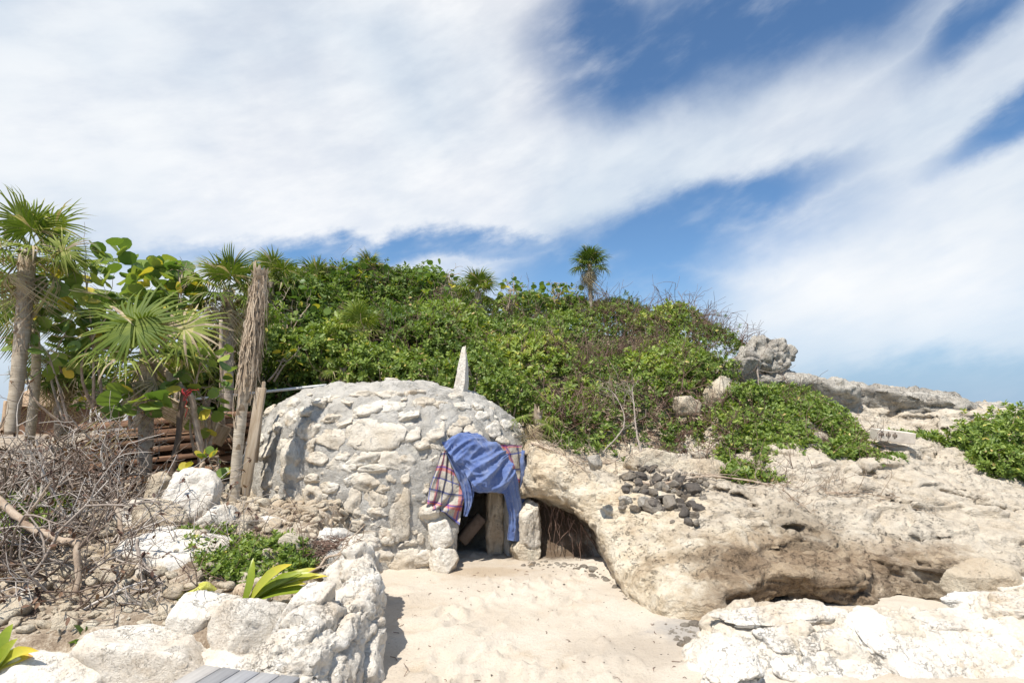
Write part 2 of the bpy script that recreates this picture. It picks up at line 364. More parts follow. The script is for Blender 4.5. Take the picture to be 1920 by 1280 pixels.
MAT['dun_stone'], _ = stone_mat('dun_stone', (0.20, 0.16, 0.12), (0.36, 0.31, 0.25), (0.50, 0.45, 0.38), stain_amt=0.4, grey_amt=0.6, sc=2.0)

# the natural limestone shelf: cream where freshly broken, grey where weathered, brown and sooty in the fire hollow
m, t = new_mat('outcrop_rock'); p = pos(t)
xyz = t.n('ShaderNodeSeparateXYZ', {0: p}); X, Y_, Z = xyz.outputs
n1 = t.noise(p, 1.1, 6, 0.6); n2 = t.noise(p, 7, 9, 0.68); n3 = t.noise(t.vm('ADD', p, (5, 3, 9)), 0.8, 6, 0.62); n4 = t.noise(t.vm('ADD', p, (1, 7, 3)), 3.4, 6, 0.66)
n5 = t.noise(p, 42, 5, 0.7)
wv = t.vm('ADD', p, t.vm('MULTIPLY', t.n('ShaderNodeCombineXYZ', {2: n1}).outputs[0], (0, 0, 0.6)))
sn = t.noise(t.scale(wv, (0.8, 0.8, 8.0)), 1.9, 7, 0.66)
col = t.ramp(n4, [(0.28, (0.58, 0.455, 0.31)), (0.45, (0.74, 0.63, 0.47)), (0.62, (0.82, 0.75, 0.62))])
ridge_d = t.m('ADD', t.m('MULTIPLY', t.m('SUBTRACT', X, 1.9), 0.30), t.m('ADD', t.m('MULTIPLY', t.m('SUBTRACT', Y_, 5.6), 0.36), t.m('MULTIPLY', t.m('SUBTRACT', n3, 0.5), 3.2)))
gm = t.sstep(ridge_d, 0.0, 0.55)
gcol = t.ramp(n2, [(0.28, (0.30, 0.27, 0.235)), (0.44, (0.54, 0.49, 0.42)), (0.60, (0.70, 0.63, 0.53)), (0.75, (0.76, 0.69, 0.58))])
col = t.mix(t.m('MULTIPLY', gm, 0.72), col, gcol)
def ball(cx, cy, cz, rx, ry, rz, lo=1.3, hi=0.5):
    v = t.vm('MULTIPLY', t.vm('SUBTRACT', p, (cx, cy, cz)), (1 / rx, 1 / ry, 1 / rz))
    q = t.n('ShaderNodeVectorMath', {0: v}, operation='LENGTH').outputs['Value']
    return t.sstep(t.m('ADD', q, t.m('MULTIPLY', t.m('SUBTRACT', n4, 0.5), 1.3)), lo, hi)
brown = t.ramp(sn, [(0.34, (0.13, 0.09, 0.06)), (0.48, (0.27, 0.19, 0.12)), (0.62, (0.46, 0.36, 0.25))])
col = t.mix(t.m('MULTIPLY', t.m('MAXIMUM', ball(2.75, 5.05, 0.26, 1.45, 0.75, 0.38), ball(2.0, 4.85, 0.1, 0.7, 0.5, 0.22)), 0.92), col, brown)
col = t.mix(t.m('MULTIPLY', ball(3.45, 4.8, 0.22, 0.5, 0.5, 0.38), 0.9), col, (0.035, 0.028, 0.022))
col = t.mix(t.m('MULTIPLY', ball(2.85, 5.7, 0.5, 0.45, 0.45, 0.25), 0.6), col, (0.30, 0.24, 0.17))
col = t.mix(t.m('MULTIPLY', ball(0.45, 6.95, 0.12, 0.85, 0.62, 0.55), 0.95), col, (0.09, 0.058, 0.036))  # root-earth brown on the arch's back wall, with its shade painted in as well
col = t.mix(0.6, col, t.ramp(sn, [(0.32, (0.66, 0.61, 0.55)), (0.5, (1, 1, 1)), (0.75, (1.06, 1.05, 1.02))]), 'MULTIPLY')
col = t.mix(0.7, col, t.ramp(n5, [(0.25, (0.74, 0.72, 0.70)), (0.5, (1, 1, 1)), (0.8, (1.06, 1.05, 1.03))]), 'MULTIPLY')
pits = t.m('MULTIPLY', t.sstep(t.vor(t.vm('ADD', p, t.n('ShaderNodeCombineXYZ', {0: n2, 1: n4, 2: n2}).outputs[0]), 9.0), 0.33, 0.04), t.sstep(n3, 0.44, 0.62))
h = t.m('ADD', t.m('ADD', t.m('MULTIPLY', n2, 1.3), t.m('MULTIPLY', n5, 0.35)), t.m('MULTIPLY', sn, 1.0))
h = t.m('SUBTRACT', h, t.m('MULTIPLY', pits, 1.2))
col = t.mix(1.0, col, (0.86, 0.84, 0.81), 'MULTIPLY')
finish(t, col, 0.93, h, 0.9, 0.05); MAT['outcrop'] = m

m, t = new_mat('ground'); p = pos(t)
xyz = t.n('ShaderNodeSeparateXYZ', {0: p}); X, Y_, Z = xyz.outputs
n1 = t.noise(p, 0.9, 6, 0.6); n2 = t.noise(p, 6, 8, 0.7); n3 = t.noise(p, 60, 4, 0.7); n4 = t.noise(t.vm('ADD', p, (3, 8, 1)), 2.3, 6, 0.65)
sand = t.ramp(n1, [(0.3, (0.58, 0.49, 0.385)), (0.5, (0.68, 0.595, 0.485)), (0.7, (0.75, 0.675, 0.57))])
sand = t.mix(t.m('MULTIPLY', t.sstep(n4, 0.54, 0.72), 0.5), sand, (0.54, 0.41, 0.27))
sand = t.mix(0.8, sand, t.ramp(n3, [(0.28, (0.70, 0.66, 0.62)), (0.45, (1, 1, 1)), (0.8, (1.05, 1.05, 1.04))]), 'MULTIPLY')
def gball(cx, cy, rx, ry):
    v = t.vm('MULTIPLY', t.vm('SUBTRACT', p, (cx, cy, 0)), (1 / rx, 1 / ry, 0.0))
    q = t.n('ShaderNodeVectorMath', {0: v}, operation='LENGTH').outputs['Value']
    return t.sstep(t.m('ADD', q, t.m('MULTIPLY', t.m('SUBTRACT', n2, 0.5), 1.6)), 1.2, 0.5)
sand = t.mix(t.m('MULTIPLY', gball(1.35, 4.45, 0.35, 0.32), 0.75), sand, (0.40, 0.37, 0.34))     # ash beside the wall
sand = t.mix(t.m('MULTIPLY', gball(0.85, 4.1, 0.5, 0.3), 0.35), sand, (0.42, 0.35, 0.28))
sand = t.mix(t.m('MULTIPLY', gball(-0.3, 6.05, 0.5, 0.22), 0.5), sand, (0.46, 0.33, 0.20))        # trodden damp sand at the door
soil = t.ramp(t.m('ADD', t.m('MULTIPLY', n2, 0.6), t.m('MULTIPLY', n3, 0.4)), [(0.34, (0.13, 0.09, 0.06)), (0.48, (0.36, 0.28, 0.20)), (0.58, (0.62, 0.54, 0.43))])
terr = t.m('MULTIPLY', t.sstep(X, -1.25, -1.6), t.sstep(Y_, 3.4, 3.7))
up = t.m('MAXIMUM', terr, t.sstep(Z, 0.35, 0.55))
col = t.mix(t.sstep(t.m('ADD', up, t.m('MULTIPLY', t.m('SUBTRACT', n4, 0.5), 0.8)), 0.4, 0.75), sand, soil)
col = t.mix(1.0, col, (0.80, 0.80, 0.80), 'MULTIPLY')
col = t.mix(t.m('MULTIPLY', gball(0.42, 6.95, 0.85, 0.48), 0.95), col, (0.10, 0.066, 0.04))             # rooty earth at the back of the arch, darkened to paint in its shade
h = t.m('ADD', t.m('MULTIPLY', n2, 1.0), t.m('MULTIPLY', n3, 0.3))
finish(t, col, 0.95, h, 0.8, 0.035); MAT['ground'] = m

def simple(name, stops, scale=6, stretch=(1, 1, 1), rough=0.85, bstr=0.4, bdist=0.01, detail=6, obj=False, spec=0.25):
    m, t = new_mat(name); p = t.n('ShaderNodeTexCoord').outputs['Object'] if obj else pos(t)
    n = t.noise(t.scale(p, stretch), scale, detail, 0.65)
    col = t.ramp(n, stops)
    if obj:
        rnd = t.n('ShaderNodeObjectInfo').outputs['Random']
        col = t.mix(1.0, col, t.ramp(rnd, [(0.0, (0.62, 0.60, 0.58)), (0.5, (1, 1, 1)), (1.0, (1.30, 1.22, 1.10))]), 'MULTIPLY')
    finish(t, col, rough, n, bstr, bdist, spec); MAT[name] = m; return m
simple('palm_bark', [(0.3, (0.17, 0.13, 0.10)), (0.5, (0.36, 0.30, 0.24)), (0.7, (0.52, 0.45, 0.37))], 9, (1, 1, 2.2), bstr=0.8, bdist=0.02)
simple('smooth_bark', [(0.3, (0.30, 0.24, 0.17)), (0.5, (0.45, 0.38, 0.29)), (0.7, (0.56, 0.49, 0.39))], 7, (1, 1, 6), bstr=0.7, bdist=0.012)
simple('fibre', [(0.3, (0.20, 0.14, 0.09)), (0.5, (0.40, 0.31, 0.22)), (0.7, (0.56, 0.46, 0.34))], 22, (1, 1, 0.3), bstr=0.6)
def tinted_wood(name, stops):
    m, t = new_mat(name); f = t.n('ShaderNodeAttribute', attribute_name='tint').outputs['Fac']; n = t.noise(pos(t), 16, 5, 0.65)
    finish(t, t.ramp(t.m('ADD', f, t.m('MULTIPLY', t.m('SUBTRACT', n, 0.5), 0.5)), stops), 0.85, n, 0.5, 0.01); MAT[name] = m
tinted_wood('dead_wood', [(0.0, (0.09, 0.06, 0.045)), (0.35, (0.22, 0.17, 0.135)), (0.6, (0.36, 0.31, 0.265)), (1.0, (0.56, 0.51, 0.46))])
simple('brown_twig', [(0.3, (0.09, 0.055, 0.04)), (0.5, (0.19, 0.12, 0.09)), (0.7, (0.30, 0.21, 0.16))], 14, bstr=0.3)
simple('dark_post', [(0.3, (0.05, 0.035, 0.025)), (0.6, (0.14, 0.10, 0.07))], 10, (1, 1, 0.3))
simple('charred', [(0.3, (0.012, 0.010, 0.008)), (0.6, (0.04, 0.03, 0.022))], 10)
simple('branch_wood', [(0.3, (0.24, 0.17, 0.12)), (0.5, (0.40, 0.31, 0.23)), (0.7, (0.52, 0.44, 0.35))], 12, (1, 1, 1), bstr=0.6)
simple('red_plank', [(0.25, (0.07, 0.04, 0.028)), (0.45, (0.19, 0.105, 0.065)), (0.6, (0.32, 0.19, 0.12)), (0.75, (0.44, 0.30, 0.20))], 3, (1, 10, 10), bstr=0.5, obj=True)
simple('weather_board', [(0.25, (0.20, 0.14, 0.09)), (0.45, (0.36, 0.28, 0.20)), (0.6, (0.46, 0.38, 0.29))], 3, (9, 9, 1), bstr=0.5, obj=True)
simple('grey_slat', [(0.22, (0.20, 0.13, 0.08)), (0.36, (0.27, 0.25, 0.23)), (0.5, (0.34, 0.34, 0.35)), (0.75, (0.43, 0.43, 0.44))], 2.6, (9, 1.2, 9), bstr=0.5, obj=True)
simple('thatch', [(0.3, (0.20, 0.13, 0.08)), (0.5, (0.40, 0.28, 0.18)), (0.7, (0.52, 0.39, 0.27))], 8, (2, 2, 0.4), bstr=0.8)
simple('render_white', [(0.3, (0.62, 0.60, 0.57)), (0.6, (0.78, 0.77, 0.74))], 2)
simple('window_dark', [(0.3, (0.03, 0.03, 0.035)), (0.6, (0.06, 0.06, 0.065))], 2, rough=0.2)
simple('pipe_white', [(0.3, (0.55, 0.53, 0.50)), (0.6, (0.75, 0.74, 0.71))], 4, rough=0.5)
simple('red_cord', [(0.3, (0.20, 0.015, 0.02)), (0.6, (0.36, 0.035, 0.035))], 30, rough=0.7)
simple('concrete_block', [(0.3, (0.44, 0.38, 0.32)), (0.5, (0.58, 0.51, 0.43)), (0.7, (0.66, 0.59, 0.50))], 14, bstr=0.6)
simple('netting', [(0.3, (0.30, 0.29, 0.04)), (0.5, (0.46, 0.45, 0.09)), (0.7, (0.58, 0.56, 0.20))], 30, bstr=0.9)
simple('sea_water', [(0.3, (0.02, 0.11, 0.16)), (0.6, (0.03, 0.17, 0.22))], 0.08, rough=0.12, bstr=0.2, spec=0.5)
simple('dark_brick_and_shade', [(0.3, (0.08, 0.055, 0.04)), (0.6, (0.16, 0.115, 0.085))], 9)

def leaf_mat(name, stops, trans=0.35, rough=0.42, obj_random=0.0, spec=0.35, trans_tint=(1.25, 1.35, 0.55)):
    m, t = new_mat(name)
    f = t.n('ShaderNodeAttribute', attribute_name='tint').outputs['Fac']
    if obj_random:
        f = t.m('ADD', f, t.m('MULTIPLY', t.m('SUBTRACT', t.n('ShaderNodeObjectInfo').outputs['Random'], 0.5), obj_random))
    f = t.m('ADD', f, t.m('MULTIPLY', t.m('SUBTRACT', t.noise(pos(t), 9, 3), 0.5), 0.16))
    col = t.ramp(f, stops)
    b = t.n('ShaderNodeBsdfPrincipled', {'Base Color': col, 'Roughness': rough, 'Specular IOR Level': spec}).outputs[0]
    tr = t.n('ShaderNodeBsdfTranslucent', {'Color': t.mix(1.0, col, trans_tint, 'MULTIPLY')}).outputs[0]
    t.n('ShaderNodeOutputMaterial', {'Surface': t.n('ShaderNodeMixShader', {0: trans, 1: b, 2: tr}).outputs[0]})
    MAT[name] = m; return m
GREENS = [(0.0, (0.050, 0.081, 0.024)), (0.25, (0.106, 0.167, 0.038)), (0.5, (0.205, 0.280, 0.057)), (0.68, (0.347, 0.405, 0.090)),
          (0.78, (0.570, 0.477, 0.107)), (0.87, (0.596, 0.429, 0.203)), (0.94, (0.496, 0.322, 0.203)), (1.0, (0.174, 0.102, 0.066))]
leaf_mat('shrub_leaf', GREENS, 0.30, 0.45)
leaf_mat('palm_leaf', [(0.0, (0.040, 0.070, 0.014)), (0.25, (0.085, 0.130, 0.020)), (0.5, (0.165, 0.21, 0.034)), (0.66, (0.30, 0.33, 0.085)),
          (0.76, (0.50, 0.43, 0.16)), (0.86, (0.52, 0.42, 0.28)), (0.94, (0.36, 0.28, 0.20)), (1.0, (0.22, 0.16, 0.11))], 0.25, 0.55, spec=0.18)
leaf_mat('grape_leaf', [(0.0, (0.056, 0.102, 0.029)), (0.3, (0.112, 0.186, 0.043)), (0.55, (0.237, 0.312, 0.072)), (0.72, (0.424, 0.432, 0.090)),
          (0.84, (0.600, 0.480, 0.072)), (0.92, (0.600, 0.264, 0.072)), (1.0, (0.349, 0.156, 0.084))], 0.30, 0.42, spec=0.25)
leaf_mat('strap_leaf', [(0.0, (0.10, 0.16, 0.02)), (0.4, (0.24, 0.30, 0.03)), (0.7, (0.42, 0.42, 0.06)), (0.88, (0.60, 0.45, 0.05)), (1.0, (0.45, 0.25, 0.08))], 0.25, 0.35)
leaf_mat('dry_leaf', [(0.0, (0.05, 0.025, 0.018)), (0.5, (0.12, 0.06, 0.04)), (1.0, (0.22, 0.13, 0.08))], 0.15, 0.6)
leaf_mat('flower', [(0.0, (0.65, 0.10, 0.02)), (1.0, (0.75, 0.25, 0.03))], 0.2, 0.5)

# ------------------------------------------------------------------ terrain
HILL_PTS = [(500,705,9.6),(520,620,11),(520,560,12.5),(600,705,9.4),(600,610,11),(620,535,13),(700,695,9.2),(700,600,11),(690,525,13),(800,705,9),(800,610,11),(800,550,12.6),
    (900,745,8.4),(900,650,9.7),(900,570,12.5),(985,810,7.4),(1000,700,8.7),(1000,610,11),(1000,565,12.5),(1100,835,7.2),(1100,720,8.4),(1100,630,10.5),(1100,585,12),
    (1200,845,7.1),(1200,740,8.1),(1200,650,10),(1200,592,11.5),(1300,850,7.1),(1300,750,8),(1300,660,9.5),(1300,602,10.8),(1400,860,7.1),(1390,760,8.2),(1380,650,10)]
_hp = [at(*q) for q in HILL_PTS]
_hp += [np.array(q) for q in [(-6.6,9,0.9),(-6.8,12,1.2),(-7,15,0.9),(-5.2,9.2,1.0),(-5.6,16,1.6),(-3,16.5,2.9),(0,16,2.8),(2,15,2.2),(3.5,14,1.4),(-3,20,1.0),(0,20,1.0),(3,19,0.6),
    (5.2,11,1.0),(5,9,1.0),(5,7,0.5),(4.6,13,0.6),(3.3,6.0,0.2),(1.8,5.6,0.1),(0.6,6.6,0.45),(-1.5,8.9,1.25),(-3.4,8.9,1.1),(-0.3,7.7,1.0)]]
_hp = np.array(_hp)
SF = tps(_hp[:, :2], _hp[:, 2], 0.01)
_fr = random.Random(4)
FEET = [(_fr.uniform(-0.8, 1.0) * (0.45 + 0.1 * _k % 0.5), _fr.uniform(3.3, 6.0), _fr.uniform(-0.6, 0.6)) for _k in range(70)]
def ground_z(x, y):
    x, y = np.asarray(x, float), np.asarray(y, float)
    p = np.stack([np.ravel(x), np.ravel(y), np.zeros(x.size)], 1)
    near = 1 - sst(np.hypot(x, y - 5), 9, 16)
    rough = (fbm(p, 0.9, 3, 0.5, 3) * 0.05 + fbm(p, 4.0, 4, 0.55, 8) * 0.018).reshape(x.shape)
    foot = np.maximum(0, fbm(p, 3.1, 2, 0.5, 21)).reshape(x.shape) * -0.035
    nearm = (x > -1.6) & (x < 2.0) & (y > 2.8) & (y < 6.8)
    if nearm.any():
        xx, yy = x[nearm], y[nearm]; dz_ = np.zeros(len(xx))
        for fx, fy, fa in FEET:
            c_, s_ = math.cos(fa), math.sin(fa); u = ((xx - fx) * c_ + (yy - fy) * s_) / 0.055; v = (-(xx - fx) * s_ + (yy - fy) * c_) / 0.13; q = u * u + v * v
            dz_ += -0.034 * np.exp(-q ** 2) + 0.018 * np.exp(-((np.sqrt(q) - 1.35) / 0.28) ** 2)
        foot[nearm] += dz_
    z = (rough + foot) * (0.4 + 0.6 * near)
    edge = -1.22 - 0.28 * sst(y, 4.2, 5.4)
    terr = sst(edge - x, -0.02, 0.35) * sst(y, 3.35, 3.75)
    zt = 0.30 + 0.34 * sst(y, 3.9, 5.5) + 0.05 * sst(y, 6, 8)
    bumps = (fbm(p, 1.6, 4, 0.55, 31) * 0.10).reshape(x.shape)
    z = z * (1 - terr) + (zt + bumps) * terr
    back = sst(y, 7.6, 8.6); z = np.maximum(z, back * 0.55 + bumps * back)
    inb = (x > -7.6) & (x < 5.8) & (y > 6.7) & (y < 21)
    zh = np.where(inb, SF(np.clip(x, -7.6, 5.8), np.clip(y, 6.7, 21)) - 0.45, -9)
    zh = zh - 3 * sst(x, 4.2, 5.8) - 2 * sst(y, 18, 21) - 2 * sst(-x, 6.2, 7.6)
    z = np.maximum(z, zh)
    fall = np.maximum(sst(y, 14, 40) * sst(x, -9, 2), np.maximum(sst(x, 7, 14), 0))
    fall = np.maximum(fall, sst(y, 60, 160))
    return z - 4.5 * fall
def axis(fine0, fine1, fs, mid0, mid1, ms, far):
    a = np.arange(fine0, fine1, fs); l = np.arange(mid0, fine0, ms); r = np.arange(fine1, mid1, ms)
    g = np.geomspace(ms * 2, far, 22); return np.concatenate([mid0 - g[::-1], l, a, r, mid1 + g])
xs = axis(-3.6, 2.4, 0.028, -10, 9, 0.2, 9000); ys = axis(3.0, 7.4, 0.028, -4, 22, 0.2, 9000)
GX, GY = np.meshgrid(xs, ys, indexing='ij'); GZ = ground_z(GX, GY)
nx, ny = GX.shape; I = np.arange(nx * ny).reshape(nx, ny)
GF = np.stack([I[:-1, :-1], I[1:, :-1], I[1:, 1:], I[:-1, 1:]], -1).reshape(-1, 4)
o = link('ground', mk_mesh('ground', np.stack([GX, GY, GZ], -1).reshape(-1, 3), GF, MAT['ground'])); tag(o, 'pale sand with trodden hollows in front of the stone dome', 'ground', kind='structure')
o = link('sea', mk_mesh('sea', [(-20000, -20000, -2.2), (20000, -20000, -2.2), (20000, 30000, -2.2), (-20000, 30000, -2.2)], np.array([[0, 1, 2, 3]]), MAT['sea_water'])); tag(o, 'sea beyond the rocks', 'sea', kind='structure')

# ---- natural limestone shelf with its arch, fire hollow and burrow
OUT_PTS = [(1000,848,6.5),(1050,868,6.4),(1110,905,6.2),(1000,825,7.0),(1090,860,6.8),(1150,930,6.05),(1200,965,5.8),(1250,1005,5.45),(1300,1050,5.1),(1190,1035,5.5),(1160,1000,5.75),(1225,1085,5.0),
    (1330,980,5.65),(1330,915,6.2),(1240,945,6.1),(1240,900,6.6),(1400,925,6.2),(1400,1000,5.55),(1400,1050,5.15),(1450,1075,4.95),(1340,1105,4.8),
    (1500,925,6.4),(1500,1000,5.65),(1500,1045,5.25),(1600,905,6.6),(1600,1000,5.75),(1600,1050,5.25),(1700,855,7.1),(1700,950,6.2),(1700,1045,5.3),(1800,870,7.1),(1800,955,6.2),(1800,1050,5.25),
    (1900,905,6.8),(1900,1000,5.8),(1900,1060,5.2),(1850,1095,4.85),(1450,860,7.1),(1440,760,8.2),(1480,722,9.1),(1545,735,9.3),(1600,768,9.2),(1640,738,9.7),(1700,740,9.8),(1790,765,9.9),(1870,762,10.4),(1920,772,10.4),
    (1600,835,7.7),(1700,795,8.7),(1800,830,8.0),(1900,845,7.8),(2100,905,7),(2100,1000,6),(2100,800,9.5),(2100,1080,5.1),(1320,860,7.2),(1180,850,7.2)]
_op = [at(*q) for q in OUT_PTS] + [np.array(q) for q in [(4,12,0.6),(6,12.4,0.5),(8.5,12.4,0.4),(4,13.5,-0.8),(7,13.8,-0.8),(0.3,8.5,0.9),(2,9,1.1),(3,10.5,1.0)]]
_op = np.array(_op); TO = tps(_op[:, :2], _op[:, 2], 0.004)
h_ = 0.04
ox = np.arange(-0.3, 8.4, h_); oy = np.arange(4.0, 12.6, h_); oz = np.arange(-0.35, 2.3, h_)
TX, TY = np.meshgrid(ox, oy, indexing='ij'); T0 = TO(TX, TY)
p2 = np.stack([TX.ravel(), TY.ravel(), 0 * TX.ravel()], 1)
T0 = T0 + (fbm(p2, 0.8, 3, 0.5, 41) * 0.09).reshape(TX.shape) * sst(TX, 0.8, 2.0)
T0 = T0 + (fbm(p2, 1.5, 3, 0.6, 44, True) * 0.07).reshape(TX.shape) * sst(TY, 8.3, 9.2)
gx_, gy_ = np.gradient(T0, h_); slope = np.sqrt(1 + np.minimum(gx_ ** 2 + gy_ ** 2, 4))
BND = np.array([(-0.25,6.62),(0.05,6.48),(0.3,6.38),(0.6,6.2),(0.84,5.98),(0.93,5.7),(1.0,5.35),(1.2,4.78),(1.5,4.64),(2.2,4.62),(3.0,4.58),(3.55,4.5),(3.75,4.25),(4.5,4.1),(9,4.0)])
def seg_dist(x, y, P):
    best = np.full(x.shape, 1e9); side = np.zeros(x.shape)
    for a, b in zip(P[:-1], P[1:]):
        d = b - a; L2 = d @ d; tt = np.clip(((x - a[0]) * d[0] + (y - a[1]) * d[1]) / L2, 0, 1)
        ex, ey = x - a[0] - tt * d[0], y - a[1] - tt * d[1]; r = np.hypot(ex, ey); cr = d[0] * ey - d[1] * ex
        m_ = r < best; best = np.where(m_, r, best); side = np.where(m_, np.sign(cr), side)
    return best * np.where(side == 0, 1, side)               # positive = behind the line
inside = seg_dist(TX, TY, BND)
P3 = np.stack(np.meshgrid(ox, oy, oz, indexing='ij'), -1).astype(np.float32)
zz = P3[..., 2]; F = (zz - T0[..., None]) / slope[..., None]
wob3 = np.zeros(F.shape, np.float32); band = np.abs(F) < 0.5
def smax(a, b, k):
    hh = np.clip(0.5 + 0.5 * (a - b) / k, 0, 1); return b + (a - b) * hh + k * hh * (1 - hh)
side_f = -inside[..., None] + 0.10 * (zz - 0.2)             # the foot leans a little
F = smax(F, side_f, 0.10)
F = smax(F, (0.17 + 0.05 * np.sin(P3[..., 2] * 7) - P3[..., 0]) + 3.0 * np.clip(P3[..., 1] - 7.1, 0, None) * -1.0, 0.05)
ceil_x = np.interp(TX, [-0.3, 0.1, 0.3, 0.6, 0.84, 0.93, 1.05], [0.74, 0.72, 0.70, 0.62, 0.42, 0.2, -0.1])
dd = np.clip(inside, 0, 1.1)
cave = zz - (ceil_x * np.sqrt(np.clip(1 - (dd / 0.95) ** 2, 0, 1)) - 0.4 * (dd > 0.95))[..., None]
F = smax(F, -cave * 0.8, 0.06)
def carve(c, r, k=0.05):
    global F
    q = np.sqrt((((P3 - np.array(c, np.float32)) / np.array(r, np.float32)) ** 2).sum(-1)); F = smax(F, -(q - 1) * min(r) * 1.0, k)
carve((2.6, 4.58, 0.06), (0.95, 0.42, 0.30)); carve((3.38, 4.70, 0.13), (0.42, 0.55, 0.33)); carve((2.84, 5.60, 0.50), (0.28, 0.36, 0.13), 0.03)
carve((3.95, 5.0, 0.30), (0.12, 0.22, 0.09), 0.03); carve((1.35, 5.0, 0.30), (0.06, 0.16, 0.05), 0.03)
band = np.abs(F) < 0.35; pb = P3[band]
F[band] += fbm(pb, 1.3, 3, 0.55, 51) * 0.085
st = pb * np.array((0.9, 0.9, 7.0), np.float32); st[:, 2] += fbm(pb, 0.8, 2, 0.5, 52) * 2.2
F[band] += pn(st, 1.0, 53) * 0.05 * sst(pb[:, 0], 1.2, 2.2) + pn(st * 2.1, 1.0, 54) * 0.025
# joints and ledges
lj = pb * np.array((0.45, 0.9, 2.2), np.float32); cr = np.exp(-(pn(lj, 1.3, 55) / 0.045) ** 2) * sst(pb[:, 0], 1.6, 2.6)
lk = pb * np.array((0.8, 1.3, 0.6), np.float32); cr2 = np.exp(-(pn(lk, 1.1, 56) / 0.04) ** 2) * sst(pb[:, 0], 2.0, 3.0)
F[band] += np.maximum(cr * sst(pn(pb, 0.9, 57), -0.15, 0.2), cr2 * sst(pn(pb, 0.8, 58), 0.0, 0.3)) * 0.11
ph = st[:, 2] * 0.55 + pb[:, 0] * 0.12; F[band] += (np.abs((ph % 1.0) - 0.5) - 0.25) * 0.11 * sst(pb[:, 0], 1.5, 2.8) * sst(pn(pb, 0.7, 59), -0.25, 0.25)
V, Q = surface_nets(F, (ox[0], oy[0], oz[0]), h_)
front = V[Q].mean(1)[:, 1] < 8.2; Q = Q[(V[Q].mean(1)[:, 2] > -0.22) & (V[Q].mean(1)[:, 1] < 12.4)]
V, Q = split_quads(V, Q); N = vnorm(V, Q)
rt = sst(V[:, 0], 1.3, 2.6)
nzv = fbm(V, 9, 3, 0.6, 61, True) * 0.007 + fbm(V, 2.6, 3, 0.5, 66) * 0.016 + fracture(V, N, 1.5, 0.05, 62, (1, 1.4, 3.2), 0.5, 0.6) * (0.35 + 0.65 * rt) + fracture(V, N, 5.0, 0.020, 63, (1, 1.2, 2.2), 0.45, 0.5)
pit = np.clip(pn(V, 9.0, 71) - 0.28, 0, 1) * -0.09 * sst(fbm(V, 1.1, 2, 0.5, 72), -0.1, 0.35)
V = V + N * (nzv + pit)[:, None]
o = based('rock_outcrop', V, Q, MAT['outcrop'], 'broad shelf of cream and grey weathered limestone with a low arch', 'rock', kind='structure')
OUT_T = lambda x, y: TO(np.asarray(x, float), np.asarray(y, float))

# ---- stone sweat lodge: mortared dome with a low doorway
DC, DR, DH, DP = np.array((-1.52, 7.55)), np.array((1.88, 1.45)), 1.0, 4.4
def dome_f(P, k=1.0):
    q = np.sqrt(((P[..., 0] - DC[0]) / (DR[0] * k)) ** 2 + ((P[..., 1] - DC[1]) / (DR[1] * k)) ** 2)
    hx = np.interp(P[..., 0], [-3.4, -2.9, -2.3, -1.7, -1.1, -0.5, 0.3], [1.80, 1.90, 1.96, 1.99, 1.97, 1.88, 1.66])
    return (q ** DP + (np.abs(P[..., 2]) / (DH * hx * k)) ** DP) ** (1 / DP) - 1
def on_dome(px, py, off=0.0):
    d = ray(px, py); d = d / np.linalg.norm(d); o_ = np.array((0, 0, CAMZ)); ts = np.linspace(4.5, 11, 1300)
    f = dome_f(o_ + ts[:, None] * d); i = np.argmax(f < 0) if (f < 0).any() else int(np.argmin(f))
    p = o_ + d * ts[i]; e = 1e-3
    n = np.array([dome_f(p + e * np.eye(3)[k]) - dome_f(p - e * np.eye(3)[k]) for k in range(3)]); n /= np.linalg.norm(n)
    return p + n * off, n
h_ = 0.03
ax, ay, az_ = np.arange(-3.7, 0.6, h_), np.arange(5.8, 9.4, h_), np.arange(-0.2, 2.25, h_)
P3 = np.stack(np.meshgrid(ax, ay, az_, indexing='ij'), -1).astype(np.float32)
F = dome_f(P3) * 1.45; inn = dome_f(P3, 0.80) * 1.2; F = smax(F, -inn, 0.03)
DOORC = np.array((-0.28, 6.40)); DN = np.array((0.36, -0.93)); DN = DN / np.linalg.norm(DN); DS = np.array((-DN[1], DN[0]))
ds = (P3[..., 0] - DOORC[0]) * DS[0] + (P3[..., 1] - DOORC[1]) * DS[1]; dn = (P3[..., 0] - DOORC[0]) * DN[0] + (P3[..., 1] - DOORC[1]) * DN[1]
arch = np.maximum(np.abs(ds) - 0.31, np.hypot(ds, np.maximum(P3[..., 2] - 0.62, 0)) - 0.33); arch = np.where(P3[..., 2] < 0.62, np.abs(ds) - 0.31, arch)
F = smax(F, -np.maximum(arch, np.abs(dn) - 0.65), 0.03)
band = np.abs(F) < 0.2; pb = P3[band]; F[band] += fbm(pb, 2.3, 3, 0.55, 81) * 0.018
V, Q = surface_nets(F, (ax[0], ay[0], az_[0]), h_); N = vnorm(V, Q)
V = V + N * (fracture(V, N, 9.0, 0.010, 86, (1, 1, 1), 0.4, 0.5) + fbm(V, 7, 3, 0.6, 82) * 0.016 + fbm(V, 16, 2, 0.6, 84, True) * 0.008 + fbm(V, 3.2, 4, 0.6, 85) * 0.040 * sst(V[:, 2], 1.1, 1.7) + fracture(V, N, 4.0, 0.035, 87) * sst(V[:, 2], 1.3, 1.75))[:, None]
dome = thing('stone_dome', 'round mortared limestone sweat lodge with a low arched doorway on the sand', 'dome', (DC[0], DC[1], 0))
based('mortar_shell', V, Q, MAT['mortar'], '', '', parent=dome)
STONE_ME = []
for k in range(12):
    Vr, Fr = rock_shape(300 + k, 3, 15, 0.11, (1, 1, 0.5), 0.58); STONE_ME.append(mk_mesh('stone', Vr, Fr, MAT['wall_stone']))
